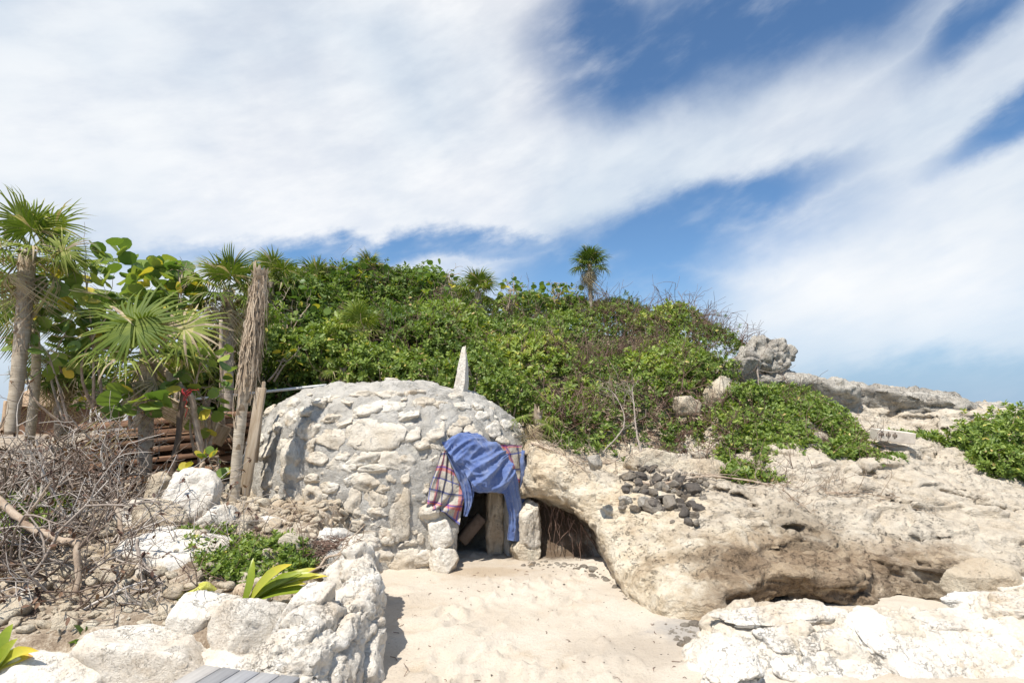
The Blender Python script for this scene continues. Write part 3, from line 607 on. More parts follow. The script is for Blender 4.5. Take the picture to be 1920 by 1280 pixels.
def set_stone(px, py, wpx, hpx, rot, k, parent, surf, proud=0.35, name='stone', meshes=None, thick=None):
    p, n = surf(px, py); Yd = p[1]
    a = np.cross((0, 0, 1.0), n); a /= np.linalg.norm(a); b = np.cross(n, a)
    fore = max(0.45, abs(b[2])); r = math.radians(-rot)
    a2 = a * math.cos(r) + b * math.sin(r); b2 = -a * math.sin(r) + b * math.cos(r)
    sx, sy = msize(wpx, Yd) * 0.66, msize(hpx, Yd) * 0.66
    th = thick or min(0.11, 0.55 * (sx + sy))
    M = Matrix(((*a2 * 0,), (0, 0, 0), (0, 0, 0))) if False else Matrix.Identity(4)
    for i in range(3): M[i][0], M[i][1], M[i][2] = a2[i] * sx, b2[i] * sy, n[i] * th
    c = p - n * th * (0.55 - proud) - np.array(parent.location)
    for i in range(3): M[i][3] = c[i]
    return link(name, (meshes or STONE_ME)[k % 12], parent, mat4=M)
ZS = [(400,355,110,70,0),(310,500,85,60,20),(400,440,100,80,10),(480,400,85,55,0),(500,500,115,85,-20),(610,440,95,55,0),(690,465,115,50,-5),(620,540,150,110,20),(860,525,235,145,0),(930,365,145,70,0),
 (700,350,95,45,20),(820,390,115,55,-15),(1060,420,135,55,0),(1060,530,145,105,0),(1210,520,115,105,0),(1310,510,105,95,0),(1350,450,105,60,0),(1420,515,105,85,0),(1160,350,125,65,0),(1360,375,115,60,0),(1260,362,95,55,0),
 (1130,590,95,60,-20),(1480,430,95,65,0),(1540,505,115,85,0),(1585,565,90,55,0),(1620,480,95,70,0),(230,620,170,115,0),(390,660,115,135,0),(490,600,85,70,0),(530,665,115,65,0),(670,655,100,58,-5),(820,660,205,100,-10),
 (1010,680,165,100,5),(870,728,155,50,0),(680,722,115,80,30),(720,788,85,62,-20),(820,802,125,90,0),(955,775,52,52,0),(1035,775,62,78,0),(240,790,105,115,-30),(160,760,65,95,0),(400,760,125,95,0),(510,785,85,55,0),
 (740,890,80,145,5),(850,900,80,100,0),(910,905,44,54,0),(400,900,95,80,30),(150,890,65,85,0),(510,1020,215,145,30),(640,1075,85,85,0),(1010,1000,130,225,-10),(890,980,95,48,5),(830,1003,62,52,0),(750,1050,95,62,15),
 (880,1055,62,32,0),(815,1120,105,82,-10),(930,1115,105,88,0),(865,1140,28,42,0),(1025,1120,58,38,0),(1130,1120,44,54,0),(1075,1150,62,28,0),(805,1185,62,42,0),(900,1225,135,95,0),(1035,1238,125,112,0),(1150,1245,92,95,0),
 (660,1150,155,55,0),(290,1055,105,50,20),(420,1100,115,55,0),(500,1120,95,45,20),(1188,1000,95,85,0),(1222,1110,120,165,0),(1255,1225,110,130,0),(1150,830,52,92,0),
 (190,480,75,95,0),(205,560,80,60,0),(130,690,75,105,0),(118,800,65,85,0),(250,400,95,75,0),(960,300,125,45,0),(800,302,135,45,0),(640,322,125,45,0),(540,350,95,55,0),(1330,322,95,48,0),(1455,372,85,52,0),(1100,292,125,40,0),(1240,312,85,38,0),
 (330,580,70,60,0),(560,950,70,50,10),(600,830,80,50,0),(760,580,70,40,0),(960,590,60,40,10),(1090,870,60,60,0),(620,1010,60,50,0),(330,960,80,90,10),(230,950,80,90,0),(740,720,50,40,0),(980,880,50,45,0),(560,1180,80,60,0),(740,1240,80,60,0)]
rngS = random.Random(5)
for i, (X_, Y0, W_, H_, r_) in enumerate(ZS):
    if dome_f(on_dome(420 + X_ / 3.048, 640 + Y0 / 3.048)[0]) > 0.01: continue
    set_stone(420 + X_ / 3.048, 640 + Y0 / 3.048, W_ / 3.048, H_ / 3.048, r_ + rngS.uniform(-6, 6), rngS.randrange(12), dome, on_dome, rngS.uniform(0.28, 0.50))
taken = [(420 + a / 3.048, 640 + b / 3.048, max(c, d) / 6.1) for a, b, c, d, _ in ZS]; tries = 0; n_f = 0
while n_f < 95 and tries < 4000:
    tries += 1; px, py = rngS.uniform(458, 985), rngS.uniform(738, 1066); wf = rngS.uniform(9, 24); hf = wf * rngS.uniform(0.5, 0.9)
    if px > 815 and py > 860 or (px > 930 and py < 775) or (px < 480 and py < 780): continue
    if any(math.hypot(px - a, py - b) < c * 0.95 + wf * 0.5 for a, b, c in taken): continue
    q_ = on_dome(px, py)[0]
    if dome_f(q_) > 0.01: continue
    taken.append((px, py, wf * 0.55)); n_f += 1
    set_stone(px, py, wf, hf, rngS.uniform(-30, 30), rngS.randrange(12), dome, on_dome, rngS.uniform(0.2, 0.42))
# a holed stone like a pipe end
pc, nc = on_dome(420 + 505 / 3.048, 640 + 890 / 3.048)
th = np.linspace(0, 2 * math.pi, 33)[:-1]; a = np.cross((0, 0, 1.0), nc); a /= np.linalg.norm(a); b = np.cross(nc, a)
rings = []
for r_, o_ in ((0.15, -0.07), (0.125, 0.0), (0.09, 0.035), (0.045, 0.03), (0.035, -0.04), (0.03, -0.09)):
    jit = 1 + 0.10 * np.sin(3 * th + 1) + 0.05 * np.sin(7 * th)
    rings.append(pc + nc * o_ + (np.outer(np.cos(th), a) + np.outer(np.sin(th) * 1.1, b)) * (r_ * jit)[:, None])
k = np.arange(32); k2 = (k + 1) % 32
Fq = np.concatenate([np.stack([i * 32 + k, i * 32 + k2, (i + 1) * 32 + k2, (i + 1) * 32 + k], 1) for i in range(5)])
based('holed_stone', np.concatenate(rings), Fq, MAT['wall_stone'], '', '', parent=dome)
# jambs beside the doorway
for px, py, Yj, sz, sd, mt in [(826,1000,6.16,(0.13,0.14,0.15),401,'wall_stone'),(832,1052,6.08,(0.13,0.12,0.14),402,'wall_stone'),(806,962,6.2,(0.10,0.1,0.09),403,'wall_stone'),
                            (992,985,6.66,(0.13,0.17,0.30),404,'wall_stone'),(984,1035,6.62,(0.15,0.14,0.12),405,'buff_stone'),(930,985,6.85,(0.12,0.14,0.62),406,'buff_stone')]:
    V, Fq = rock_shape(sd, 4, 12, 0.06, sz, 0.7); c = at(px, py, Yj)
    if sd == 406: c[2] = 0.40
    based('jamb_stone', V + c, Fq, MAT[mt], '', '', parent=dome)
V, Fq = rock_shape(420, 4, 10, 0.05, (0.10, 0.09, 0.30), 0.8)
tp = (V[:, 2] + 0.3) / 0.6; V[:, :2] *= (1.5 - 1.32 * np.clip(tp, 0, 1))[:, None]; V[:, 0] += 0.05 * (tp - 0.5)
based('spire_stone', V * (0.78, 0.78, 1.28) + at(867, 695, 7.1), Fq, MAT['white_stone'], 'tall pointed limestone spike standing on top of the dome', 'stone')
for px, py, s_, lab in [(734, 713, 0.085, 'small white stone on the dome crest beside the shrubs'), (822, 728, 0.05, 'little pale stone on the dome rim before the spike')]:
    V, Fq = rock_shape(int(px), 3, 9, 0.05, (s_ * 1.2, s_, s_ * 0.75)); based('stone', V + at(px, py, 7.4) + (0, 0, -0.02), Fq, MAT['white_stone'], lab, 'stone')
# a fired block lying in the dark doorway
V = np.array([(x, y, z) for x in (-1, 1) for y in (-1, 1) for z in (-1, 1)]) * (0.17, 0.05, 0.07)
def bevel_box(sx, sy, sz, bev=0.012, seed=0, warp=0.0, segs=1):
    import bmesh
    bm = bmesh.new(); bmesh.ops.create_cube(bm, size=1.0); bmesh.ops.scale(bm, vec=(sx, sy, sz), verts=bm.verts)
    bmesh.ops.bevel(bm, geom=bm.edges[:], offset=bev, segments=segs, affect='EDGES')
    V = np.array([v.co[:] for v in bm.verts]); Fl = {}
    for f in bm.faces: Fl.setdefault(len(f.verts), []).append([v.index for v in f.verts])
    bm.free()
    if warp: V = V + np.random.default_rng(seed).normal(size=V.shape) * warp
    return V, [np.array(v) for v in Fl.values()]
def rotm(rx, ry, rz): return np.array(Matrix.Rotation(rz, 3, 'Z') @ Matrix.Rotation(ry, 3, 'Y') @ Matrix.Rotation(rx, 3, 'X'))
Vb, Fb = bevel_box(0.36, 0.10, 0.14, 0.015, 3, 0.004); Vb = Vb @ rotm(0.2, -0.85, 0.2).T
based('fired_block', Vb + at(884, 990, 6.75), Fb, MAT['dark_brick_and_shade'], 'dark fired block leaning inside the shadowed dome doorway', 'block', smooth=False)

# ---- mortared end of the planter wall
h_ = 0.025
ax, ay, az_ = np.arange(-2.0, -0.6, h_), np.arange(2.85, 5.6, h_), np.arange(-0.15, 0.9, h_)
P3 = np.stack(np.meshgrid(ax, ay, az_, indexing='ij'), -1).astype(np.float32)
PW = np.array([(-1.22, 3.25), (-1.04, 3.62), (-1.06, 4.1), (-1.22, 4.7), (-1.5, 5.2)])
dw = np.abs(seg_dist(P3[..., 0], P3[..., 1], PW)); zt = np.interp(P3[..., 1], [3.2, 3.6, 4.2, 4.7, 5.3], [0.36, 0.44, 0.56, 0.58, 0.50])
F = smax(dw - 0.20 + 0.10 * P3[..., 2], (P3[..., 2] - zt) * 0.9, 0.10)
band = np.abs(F) < 0.2; pb = P3[band]; F[band] += fbm(pb, 2.6, 4, 0.55, 91) * 0.07
V, Q = surface_nets(F, (ax[0], ay[0], az_[0]), h_); N = vnorm(V, Q); V, Q = split_quads(V, Q); N = vnorm(V, Q); V = V + N * (fbm(V, 9, 3, 0.6, 92, True) * 0.008 + fracture(V, N, 3.2, 0.07, 93, (1, 1, 1), 0.5, 0.5) + fracture(V, N, 10, 0.02, 94))[:, None]
planter = thing('planter_wall', 'low curved planter wall of mortared limestone at the edge of the sand', 'wall', (-1.1, 4.1, 0))
Qk = Q[V[Q].mean(1)[:, 2] > -0.1]; based('mortar_core', V, Qk, MAT['white_stone'], '', '', parent=planter)
for px, py, Yj, sz, sd in [(652,1048,4.75,(0.16,0.16,0.09),431),(640,1105,4.35,(0.13,0.14,0.17),432),(672,1085,4.5,(0.12,0.2,0.14),433),(690,1130,4.3,(0.10,0.2,0.14),434),(660,1200,3.9,(0.17,0.2,0.2),435),(690,1235,3.85,(0.10,0.16,0.14),437)]:
    V, Fq = rock_shape(sd, 4, 12, 0.06, sz, 0.7); based('stone', V + at(px, py, Yj), Fq, MAT['white_stone'], '', '', parent=planter)

# ---- low mortared wall in front of the fire hollow
WP = [(1282,1205,4.15),(1275,1290,3.72),(1330,1165,4.12),(1385,1132,4.15),(1490,1134,4.2),(1600,1150,4.12),(1690,1172,4.0),(1760,1150,4.15),(1850,1120,4.3),(1920,1095,4.4),
      (1400,1165,4.0),(1600,1185,3.92),(1750,1190,3.95),(1900,1150,4.1),(1340,1290,3.62),(1450,1290,3.64),(1600,1290,3.66),(1750,1290,3.66),(1920,1290,3.66),(1400,1225,3.82),(1600,1235,3.8),(1800,1230,3.84),(2050,1095,4.4),(2050,1290,3.6)]
_wp = np.array([at(*q) for q in WP] + [np.array(q) for q in [(1.0,4.0,-0.25),(1.05,3.7,-0.25),(1.2,3.4,-0.3),(2,3.35,-0.3),(3.5,3.3,-0.3),(1.7,4.5,0.0),(2.4,4.45,0.06),(3.1,4.5,0.05),(3.7,4.6,0.2),(1.3,4.4,-0.15)]])
TW = tps(_wp[:, :2], _wp[:, 2], 0.001)
h_ = 0.028; ax, ay = np.arange(0.9, 4.6, h_), np.arange(3.2, 4.75, h_); az_ = np.arange(-0.25, 0.75, h_)
TX, TY = np.meshgrid(ax, ay, indexing='ij'); T0 = TW(TX, TY); g0, g1 = np.gradient(T0, h_); sl = np.sqrt(1 + np.minimum(g0 ** 2 + g1 ** 2, 4))
P3 = np.stack(np.meshgrid(ax, ay, az_, indexing='ij'), -1).astype(np.float32); F = (P3[..., 2] - T0[..., None]) / sl[..., None]
band = np.abs(F) < 0.2; pb = P3[band]; F[band] += fbm(pb, 2.2, 4, 0.6, 101) * 0.07
V, Q = surface_nets(F, (ax[0], ay[0], az_[0]), h_); N = vnorm(V, Q); V, Q = split_quads(V, Q); N = vnorm(V, Q); V = V + N * (fbm(V, 8, 4, 0.62, 102, True) * 0.010 + fracture(V, N, 3.0, 0.05, 103, (1, 1, 1), 0.6, 0.6) + fracture(V, N, 9, 0.02, 104))[:, None]
wall = thing('low_wall', 'low rough mortared limestone wall in front of the sooty hollow', 'wall', (2.2, 3.9, 0))
based('mortar_core', V, Q[V[Q].mean(1)[:, 2] > -0.14], MAT['wall_stone'], '', '', parent=wall)
def on_wall(px, py):
    d = ray(px, py); o_ = np.array((0, 0, CAMZ)); ts = np.linspace(3.0, 4.9, 400) / d[1]; P = o_ + ts[:, None] * d
    zz_ = TW(P[:, 0], P[:, 1]); i = int(np.argmax(P[:, 2] < zz_)); p = P[i]; e = 0.02
    n = np.array((-(TW(p[0] + e, p[1]) - TW(p[0] - e, p[1])) / (2 * e), -(TW(p[0], p[1] + e) - TW(p[0], p[1] - e)) / (2 * e), 1.0)); return p, n / np.linalg.norm(n)
WHITE_ME = [mk_mesh('stone', *rock_shape(340 + k, 4, 12, 0.10, (1, 1, 0.6), 0.6), MAT['white_stone']) for k in range(12)]
for i, (px, py, wp_, hp_, r_) in enumerate([(1480,1152,190,40,3),(1350,1235,110,90,20),(1560,1230,130,80,-15),(1690,1215,110,110,30),(1400,1270,120,60,0),(1790,1160,120,50,-8),(1860,1130,110,50,-10),(1800,1235,150,110,10),
        (1900,1200,100,90,0),(1880,1270,130,70,0),(1600,1275,130,60,10),(1480,1200,80,40,10),(1735,1275,110,60,0),(1310,1275,70,60,0),(1640,1165,80,30,10),(1500,1262,70,50,0)]):
    set_stone(px, py, wp_, hp_, r_, i, wall, on_wall, 0.30, meshes=WHITE_ME, thick=0.10)

# ---- loose boulders
def boulder(px, py, Y, wpx, hpx, depth, seed, label, mat='white_stone', rot=(0, 0, 0), sub=4, planes=13, lo=0.62, rough=0.05, cat='boulder', group=None, name='boulder', sink=0.0):
    V, Fq = rock_shape(seed, sub, planes, rough, (msize(wpx, Y) * 0.50, depth * 0.85, msize(hpx, Y) * 0.50), lo)
    V = V @ rotm(*rot).T + at(px, py, Y) - (0, 0, sink)
    return based(name, V, Fq, MAT[mat], label, cat, group)
boulder(566,1185,3.62,95,205,0.15,501,'tall white slab boulder with an orange stain propped on the planter wall', rot=(0.2,0.42,0.15), planes=10, rough=0.045, sub=5)
boulder(468,1200,3.70,125,150,0.18,502,'blocky white boulder between the stained slab and the brown-faced rock', rot=(0.1,0.1,0.3), planes=10, rough=0.045, sub=5)
boulder(380,1168,3.85,125,120,0.18,503,'white rock with a brownish front face resting on the flat boulder', rot=(0.2,0.3,0.2), planes=10, rough=0.045, sub=5)
boulder(285,1262,3.55,300,150,0.26,504,'broad flat white boulder just behind the grey slatted bench', planes=11, rough=0.045, sub=5, lo=0.6)
boulder(85,1292,3.45,270,120,0.25,505,'pitted white boulder at the bottom left corner of the picture', planes=11, rough=0.045, sub=5, lo=0.6)
boulder(522,1158,3.95,45,55,0.07,506,'small dark grey pitted stone behind the blocky white boulder', 'grey_stone', sub=3)
boulder(205,1215,3.9,60,40,0.1,507,'small buff stone behind the broad flat white boulder', 'buff_stone', sub=3)
boulder(430,1262,3.55,150,70,0.2,508,'white stone low beside the bench end under the blocky boulder', planes=10, rough=0.045, sub=4)
boulder(350,945,5.3,110,115,0.22,511,'knobbly cream boulder at the foot of the dead palm stump', rot=(0,0.2,0.4), lo=0.65, rough=0.09)
boulder(292,990,5.1,90,110,0.10,512,'leaning flat tan slab among the rubble behind the planter', 'buff_stone', rot=(0.35,0.75,0.2), planes=8)
boulder(262,962,5.4,70,50,0.14,513,'rounded cream rock behind the leaning tan slab', rot=(0,0.1,0.3))
boulder(405,985,5.15,80,60,0.15,514,'cream rock right of the leaning slab below the stump', rot=(0,-0.2,0.3))
boulder(340,1055,4.7,200,90,0.30,515,'long pale ledge stone sloping behind the green creeper', lo=0.75, rot=(0.1,0.1,0.1))
boulder(232,985,5.2,60,60,0.12,516,'small cream rock left of the leaning tan slab')
boulder(500,1000,5.4,120,50,0.14,517,'white stone lying against the foot of the dome', rot=(0,0.15,0.1))
boulder(590,1022,5.3,90,45,0.14,518,'pale flat stone between dome foot and planter wall')
boulder(470,985,5.7,60,50,0.12,519,'orange-tinged block at the dome foot in the trunk shadow', 'buff_stone', rot=(0,0.3,0))
for i, (px, py, Y, w_, h2, lab) in enumerate([(440,1010,5.2,90,60,'angular cream rock just right of the stump foot'),(540,1005,5.5,80,50,'angular cream rock low against the dome wall'),(620,1015,5.4,70,40,'flat cream rock at the right end of the rubble bank'),
        (315,925,5.8,80,55,'cream rock behind the knobbly boulder'),(200,1040,4.9,70,50,'cream rock half buried in the dead twigs'),(270,1090,4.5,80,55,'angular cream rock below the forked driftwood'),(150,1070,4.7,70,50,'pale rock under the thick dead bough'),
        (320,1120,4.3,70,45,'pale rock beside the yellow netting'),(80,1100,4.5,80,50,'pale rock low in the brush at the left'),(250,1035,4.8,60,40,'small angular rock left of the long ledge stone'),(30,1150,4.2,90,60,'pale rock at the left edge above the corner boulder')]):
    boulder(px, py, Y, w_ * 1.15, h2 * 1.15, msize(w_, Y) * 0.5, 580 + i, lab, 'white_stone' if i % 3 else 'buff_stone', sub=4, rot=(0.1 * (i % 3), 0.15 * (i % 4 - 1), 0.5 * i))
for i, (px, py, Y, s_) in enumerate([(310,1000,4.9,40),(200,1130,4.2,44),(170,1155,4.1,50),(250,1150,4.1,40),(215,1178,4.0,55),(120,1170,4.1,50),(60,1190,4.0,55),(170,1110,4.4,40),(230,1100,4.5,40),(140,1135,4.3,40),(255,1185,3.9,60),(90,1140,4.3,50)]):
    boulder(px, py, Y, s_, s_ * 0.6, msize(s_, Y) * 0.45, 530 + i, 'palm-sized pale rubble stone under the dead branches', 'white_stone', sub=3, cat='stone', group='rubble stones under the dead branches', name='rubble_stone')
# blocks at the hill's seaward end
boulder(1425,674,9.1,118,92,0.5,551,'jutting rough limestone block at the seaward end of the green hill', 'grey_stone', rot=(0,-0.2,0.2), sub=5, rough=0.16, planes=18)
boulder(1385,692,8.8,80,46,0.35,552,'rounded grey ledge tucked under the hill creepers', 'grey_stone', sub=5, rot=(0,0.1,0))
boulder(1355,742,8.5,75,70,0.35,553,'pale cleft rock below the rounded grey ledge', 'buff_stone', sub=5)
boulder(1425,720,8.9,60,50,0.3,554,'grey rock in the shadow below the jutting block', 'grey_stone', sub=4)
boulder(1500,738,9.3,210,80,0.6,571,'long grey weathered ledge right of the jutting block', 'grey_stone', rot=(0,0.18,0.1), sub=5, rough=0.12)
boulder(1690,768,9.7,240,85,0.7,572,'broad pale humped ledge on the seaward skyline', 'grey_stone', rot=(0,0.12,0.05), sub=5, rough=0.12)
boulder(1862,780,10.2,110,50,0.5,573,'small jagged ledge on the skyline at the right edge', 'grey_stone', rot=(0,0.05,0.1), sub=5, rough=0.12)
boulder(1842,1092,4.75,120,70,0.2,555,'tan-stained pale boulder at the right end of the sooty hollow', 'buff_stone', sub=5)
boulder(1910,1120,4.6,90,70,0.2,556,'white boulder at the right edge behind the low wall', sub=4)
boulder(1500,1018,5.5,44,26,0.06,557,'small tan stone in the mouth of the little burrow', 'buff_stone', sub=3, cat='stone', name='stone')
boulder(1290,760,8.0,50,40,0.2,558,'pale rock showing through creepers on the hill flank', 'buff_stone', sub=3)
boulder(1225,872,6.95,90,60,0.2,559,'cream rock behind the pile of dark stones', 'buff_stone', sub=4)
boulder(1300,885,6.85,110,50,0.2,560,'low cream rock among roots above the dark stones', 'buff_stone', sub=4)
boulder(1012,838,6.95,60,36,0.14,561,'buff rock at the dome shoulder under the dry palm', 'buff_stone', sub=4)
boulder(1115,868,5.72+0.0,26,30,0.08,562,'grey cobble lying in the shade under the arch', 'grey_stone', sub=3, cat='stone', name='stone')
bpy.data.objects[-1] if False else None
# dark stones heaped on the ledge
rs = random.Random(9); n_l = 0
LAVA = [mk_mesh('lava_stone', *rock_shape(360 + k, 3, 9, 0.06, (1, 0.9, 0.8), 0.7), MAT[('lava_stone', 'dun_stone', 'grey_stone', 'dun_stone')[k % 4] if k != 2 else 'lava_stone']) for k in range(9)]
for row, (y0, x0, x1, cnt) in enumerate([(975,1285,1310,2),(960,1270,1320,3),(946,1185,1320,10),(934,1165,1325,11),(920,1168,1305,11),(906,1172,1295,9),(893,1175,1290,8),(880,1180,1280,7),(868,1195,1260,5)]):
    for k in range(cnt):
        px = x0 + (x1 - x0) * (k + 0.5) / cnt + rs.uniform(-6, 6); py = y0 + rs.uniform(-5, 5); s_ = rs.choice((0.034, 0.042, 0.05, 0.06, 0.075)) * rs.uniform(0.85, 1.15) * (1.1 if row < 3 else 1)
        d = ray(px, py + 8); ts = np.linspace(5, 7.6, 500) / d[1]; P = np.array((0, 0, CAMZ)) + ts[:, None] * d
        hit = np.where(P[:, 2] < OUT_T(P[:, 0], P[:, 1]) + 0.01)[0]
        if not len(hit): continue
        o = link('lava_stone', LAVA[n_l % 9], None, P[hit[0]] + (0, 0, s_ * 0.55), (rs.uniform(0, 6), rs.uniform(-0.5, 0.5), rs.uniform(0, 6)), (s_ * rs.uniform(0.9, 1.25), s_ * rs.uniform(0.65, 1), s_ * rs.uniform(0.55, 0.9)))
        tag(o, 'fist-sized dark or dun stone in the heap on the pale ledge', 'stone', 'dark stones heaped on the ledge'); n_l += 1
# hollow concrete block on the shelf
cb = thing('concrete_block', 'hollow tan concrete block lying on the shelf among creepers', 'block', at(1672, 832, 7.3))
import bmesh
bm = bmesh.new(); bmesh.ops.create_cube(bm, size=1.0); bmesh.ops.scale(bm, vec=(0.46, 0.18, 0.14), verts=bm.verts); bmesh.ops.bevel(bm, geom=bm.edges[:], offset=0.006, segments=1, affect='EDGES')
me = bpy.data.meshes.new('block_body'); bm.to_mesh(me); bm.free(); me.materials.append(MAT['concrete_block'])
cb.rotation_euler = (0.1, 0.11, -0.05); link('block_body', me, cb, (0, 0, 0.10))
for k in range(3):
    Vc, Fc = bevel_box(0.055, 0.02, 0.075, 0.02, segs=3); link('cell', mk_mesh('cell', Vc, Fc, MAT['dark_brick_and_shade']), cb, (-0.185 + 0.08 * k, -0.083, 0.115))  # dark plates standing in for the shade inside the block's open cells

# ------------------------------------------------------------------ vegetation
LEAF_V = np.array([(0, 0, 0), (0.30, 0.22, 0.05), (0.68, 0.20, 0.03), (1.0, 0, -0.10), (0.68, -0.20, 0.03), (0.30, -0.22, 0.05), (0.5, 0, -0.02)])
LEAF_F = np.array([(0, 6, 2, 1), (6, 3, 2, 2), (0, 5, 4, 6), (6, 4, 3, 3)])
LEAF_F = np.array([(0, 3, 2, 1), (0, 5, 4, 3)])
LEAF_V = LEAF_V[:6]
def round_leaf(n=10, notch=True, curl=0.12, seed=0):
    """a sea grape leaf: nearly round, folded along its midrib; stalk at the origin, tip along +x"""
    r = np.random.default_rng(seed); th = np.linspace(-math.pi, math.pi, n, endpoint=False) + math.pi / n
    V = [(0.12, 0, 0)]
    rim = np.stack([0.52 + 0.52 * np.cos(th), 0.56 * np.sin(th), 0 * th], 1); rim[:, 2] = curl * np.abs(rim[:, 1]) * 1.3 + r.normal(size=n) * 0.03 - 0.10 * (rim[:, 0] - 0.5) ** 2
    V = np.concatenate([[(0.5, 0, -0.03)], rim]); k = np.arange(n)
    return V, np.stack([np.zeros(n, int), 1 + k, 1 + (k + 1) % n], 1)
def sprigs(rng, n, leaves=(7, 12), spread=0.9, lsize=1.0, templ=(LEAF_V, LEAF_F), stemlen=1.3):
    """ready-made twigs with leaves around them: lists of (M, t) per leaf"""
    out = []
    for _ in range(n):
        m = rng.integers(*leaves); s = np.sort(rng.uniform(0.15, 1, m)) * stemlen; phi = np.arange(m) * 2.4 + rng.uniform(0, 6)
        el = rng.uniform(0.1, 1.0, m) * (0.5 + 0.6 * s / stemlen)
        ax = np.stack([np.cos(phi) * np.cos(el), np.sin(phi) * np.cos(el), np.sin(el)], 1)
        M = frames(ax, rng) * (lsize * rng.uniform(0.7, 1.15, m))[:, None, None]
        t = np.stack([0.06 * np.cos(phi), 0.06 * np.sin(phi), s - 0.5], 1); out.append((M, t))
    return out
def scatter_sprigs(g, P, axes, size, tint, rng, temps, templ=(LEAF_V, LEAF_F), tjit=0.10, odd=0.02, odd_t=(0.74, 0.9)):
    R = frames(axes, roll=rng.uniform(0, 6.28, len(P))); R = np.stack([R[:, :, 1], R[:, :, 2], R[:, :, 0]], 2)
    which = rng.integers(0, len(temps), len(P))
    for k, (M, t) in enumerate(temps):
        s = np.where(which == k)[0]
        if not len(s): continue
        m = len(t); MM = np.einsum('nij,mjk->nmik', R[s], M) * size[s][:, None, None, None]
        tt = np.einsum('nij,mj->nmi', R[s], t) * size[s][:, None, None] + P[s][:, None]
        ti = np.clip(tint[s][:, None] + rng.normal(size=(len(s), m)) * tjit, 0, 0.72)
        o_ = rng.random((len(s), m)) < odd; ti = np.where(o_, rng.uniform(*odd_t, ti.shape), ti)
        inst(g, templ[0], templ[1], MM.reshape(-1, 3, 3), tt.reshape(-1, 3), ti.ravel())
def grow(g, p, d, L, r, depth, rng, bend=0.35, split=(2, 4), tint=0.5, sides=4, up=0.0, shrink=0.62, tips=None, minr=0.0022):
    """a branch and its twigs"""
    d = np.asarray(d, float); d /= np.linalg.norm(d); n = 5; P = [np.asarray(p, float)]; dd = d.copy()
    for i in range(n - 1):
        dd = dd + rng.normal(size=3) * bend * 0.45 + np.array((0, 0, up * 0.15)); dd /= np.linalg.norm(dd); P.append(P[-1] + dd * L / (n - 1))
    P = np.array(P); addtube(g, P, np.linspace(r, max(minr, r * 0.55), n), sides=sides, cap=depth == 0 and False, tint=tint)
    if tips is not None and depth == 0: tips.append((P[-1], dd))
    if depth > 0:
        for _ in range(rng.integers(*split)):
            i = rng.integers(1, n); a = rng.normal(size=3); a -= a @ dd * dd; a /= np.linalg.norm(a) + 1e-9
            nd = dd * rng.uniform(0.5, 1) + a * rng.uniform(0.5, 1.1)
            grow(g, P[i], nd, L * shrink * rng.uniform(0.7, 1.2), max(minr, r * 0.6), depth - 1, rng, bend, split, tint, sides, up, shrink, tips, minr)

# ---- shrub cover of the hill
rng = np.random.default_rng(21)
def in_hill(x, y):
    ok = (y > 7.0 + 0.25 * pn(np.stack([x, y, 0 * x], 1), 1.2, 3)) & (y < 14.2) & (x > -5.2)
    ok &= x < np.where(y > 9.25, 4.15 - 0.12 * (y - 9.2), 3.0) + 0.35 * pn(np.stack([x, y, 0 * x], 1), 0.8, 5)
    q = np.sqrt(((x - DC[0]) / (DR[0] * 1.0)) ** 2 + ((y - DC[1]) / (DR[1] * 0.95)) ** 2); ok &= q > 1.02
    ok &= ~((x < -3.05) & (y < 9.0))
    return ok
BUSH = np.stack([rng.uniform(-5.4, 4.4, 190), rng.uniform(6.9, 14, 190), rng.choice((0.25, 0.35, 0.5, 0.65, 0.85), 190) * rng.uniform(0.85, 1.15, 190)], 1)
BKIND = rng.random(190)
def bush_h(x, y):
    h = np.zeros(len(x))
    for bx, by, br in BUSH: h = np.maximum(h, np.sqrt(np.clip(1 - ((x - bx) ** 2 + (y - by) ** 2) / br ** 2, 0, None)) * br * 0.80)
    return h
def bush_kind(x, y):
    h = np.zeros(len(x)); k = np.full(len(x), 0.5)
    for (bx, by, br), bk in zip(BUSH, BKIND):
        q = np.sqrt(np.clip(1 - ((x - bx) ** 2 + (y - by) ** 2) / br ** 2, 0, None)) * br; m = q > h; h = np.where(m, q, h); k = np.where(m, bk, k)
    return k
def cover_points(n, box, test, surf, base_off, rng, amp=1.0, dens=None):
    x = rng.uniform(box[0], box[1], n); y = rng.uniform(box[2], box[3], n); k = test(x, y); x, y = x[k], y[k]
    if dens is not None: k = rng.random(len(x)) < dens(x, y); x, y = x[k], y[k]
    z = surf(x, y) + base_off; hb = bush_h(x, y) * amp; e = 0.06
    gx = (surf(x + e, y) + bush_h(x + e, y) * amp - surf(x - e, y) - bush_h(x - e, y) * amp) / (2 * e)
    gy = (surf(x, y + e) + bush_h(x, y + e) * amp - surf(x, y - e) - bush_h(x, y - e) * amp) / (2 * e)
    nrm = np.stack([-gx, -gy, np.ones(len(x))], 1); nrm /= np.linalg.norm(nrm, axis=1)[:, None]
    dep = rng.exponential(0.10, len(x)); P = np.stack([x, y, z + hb], 1) - nrm * np.minimum(dep, 0.42)[:, None]
    return P, nrm
temps = sprigs(rng, 16, stemlen=1.5)
P, nrm = cover_points(40000, (-5.2, 4.2, 6.9, 14.2), in_hill, SF, -0.34, rng)
lift = rng.random(len(P)) < 0.06; P = P + np.where(lift, rng.uniform(0.05, 0.22, len(P)), 0)[:, None] * (nrm * 0.5 + (0, 0, 0.6))
brn = fbm(np.stack([P[:, 0], P[:, 1], 0 * P[:, 0]], 1), 0.55, 3, 0.5, 9) + 0.22 * sst(P[:, 0], 0.2, 2.4) - 0.12 * sst(P[:, 1], 10, 12)
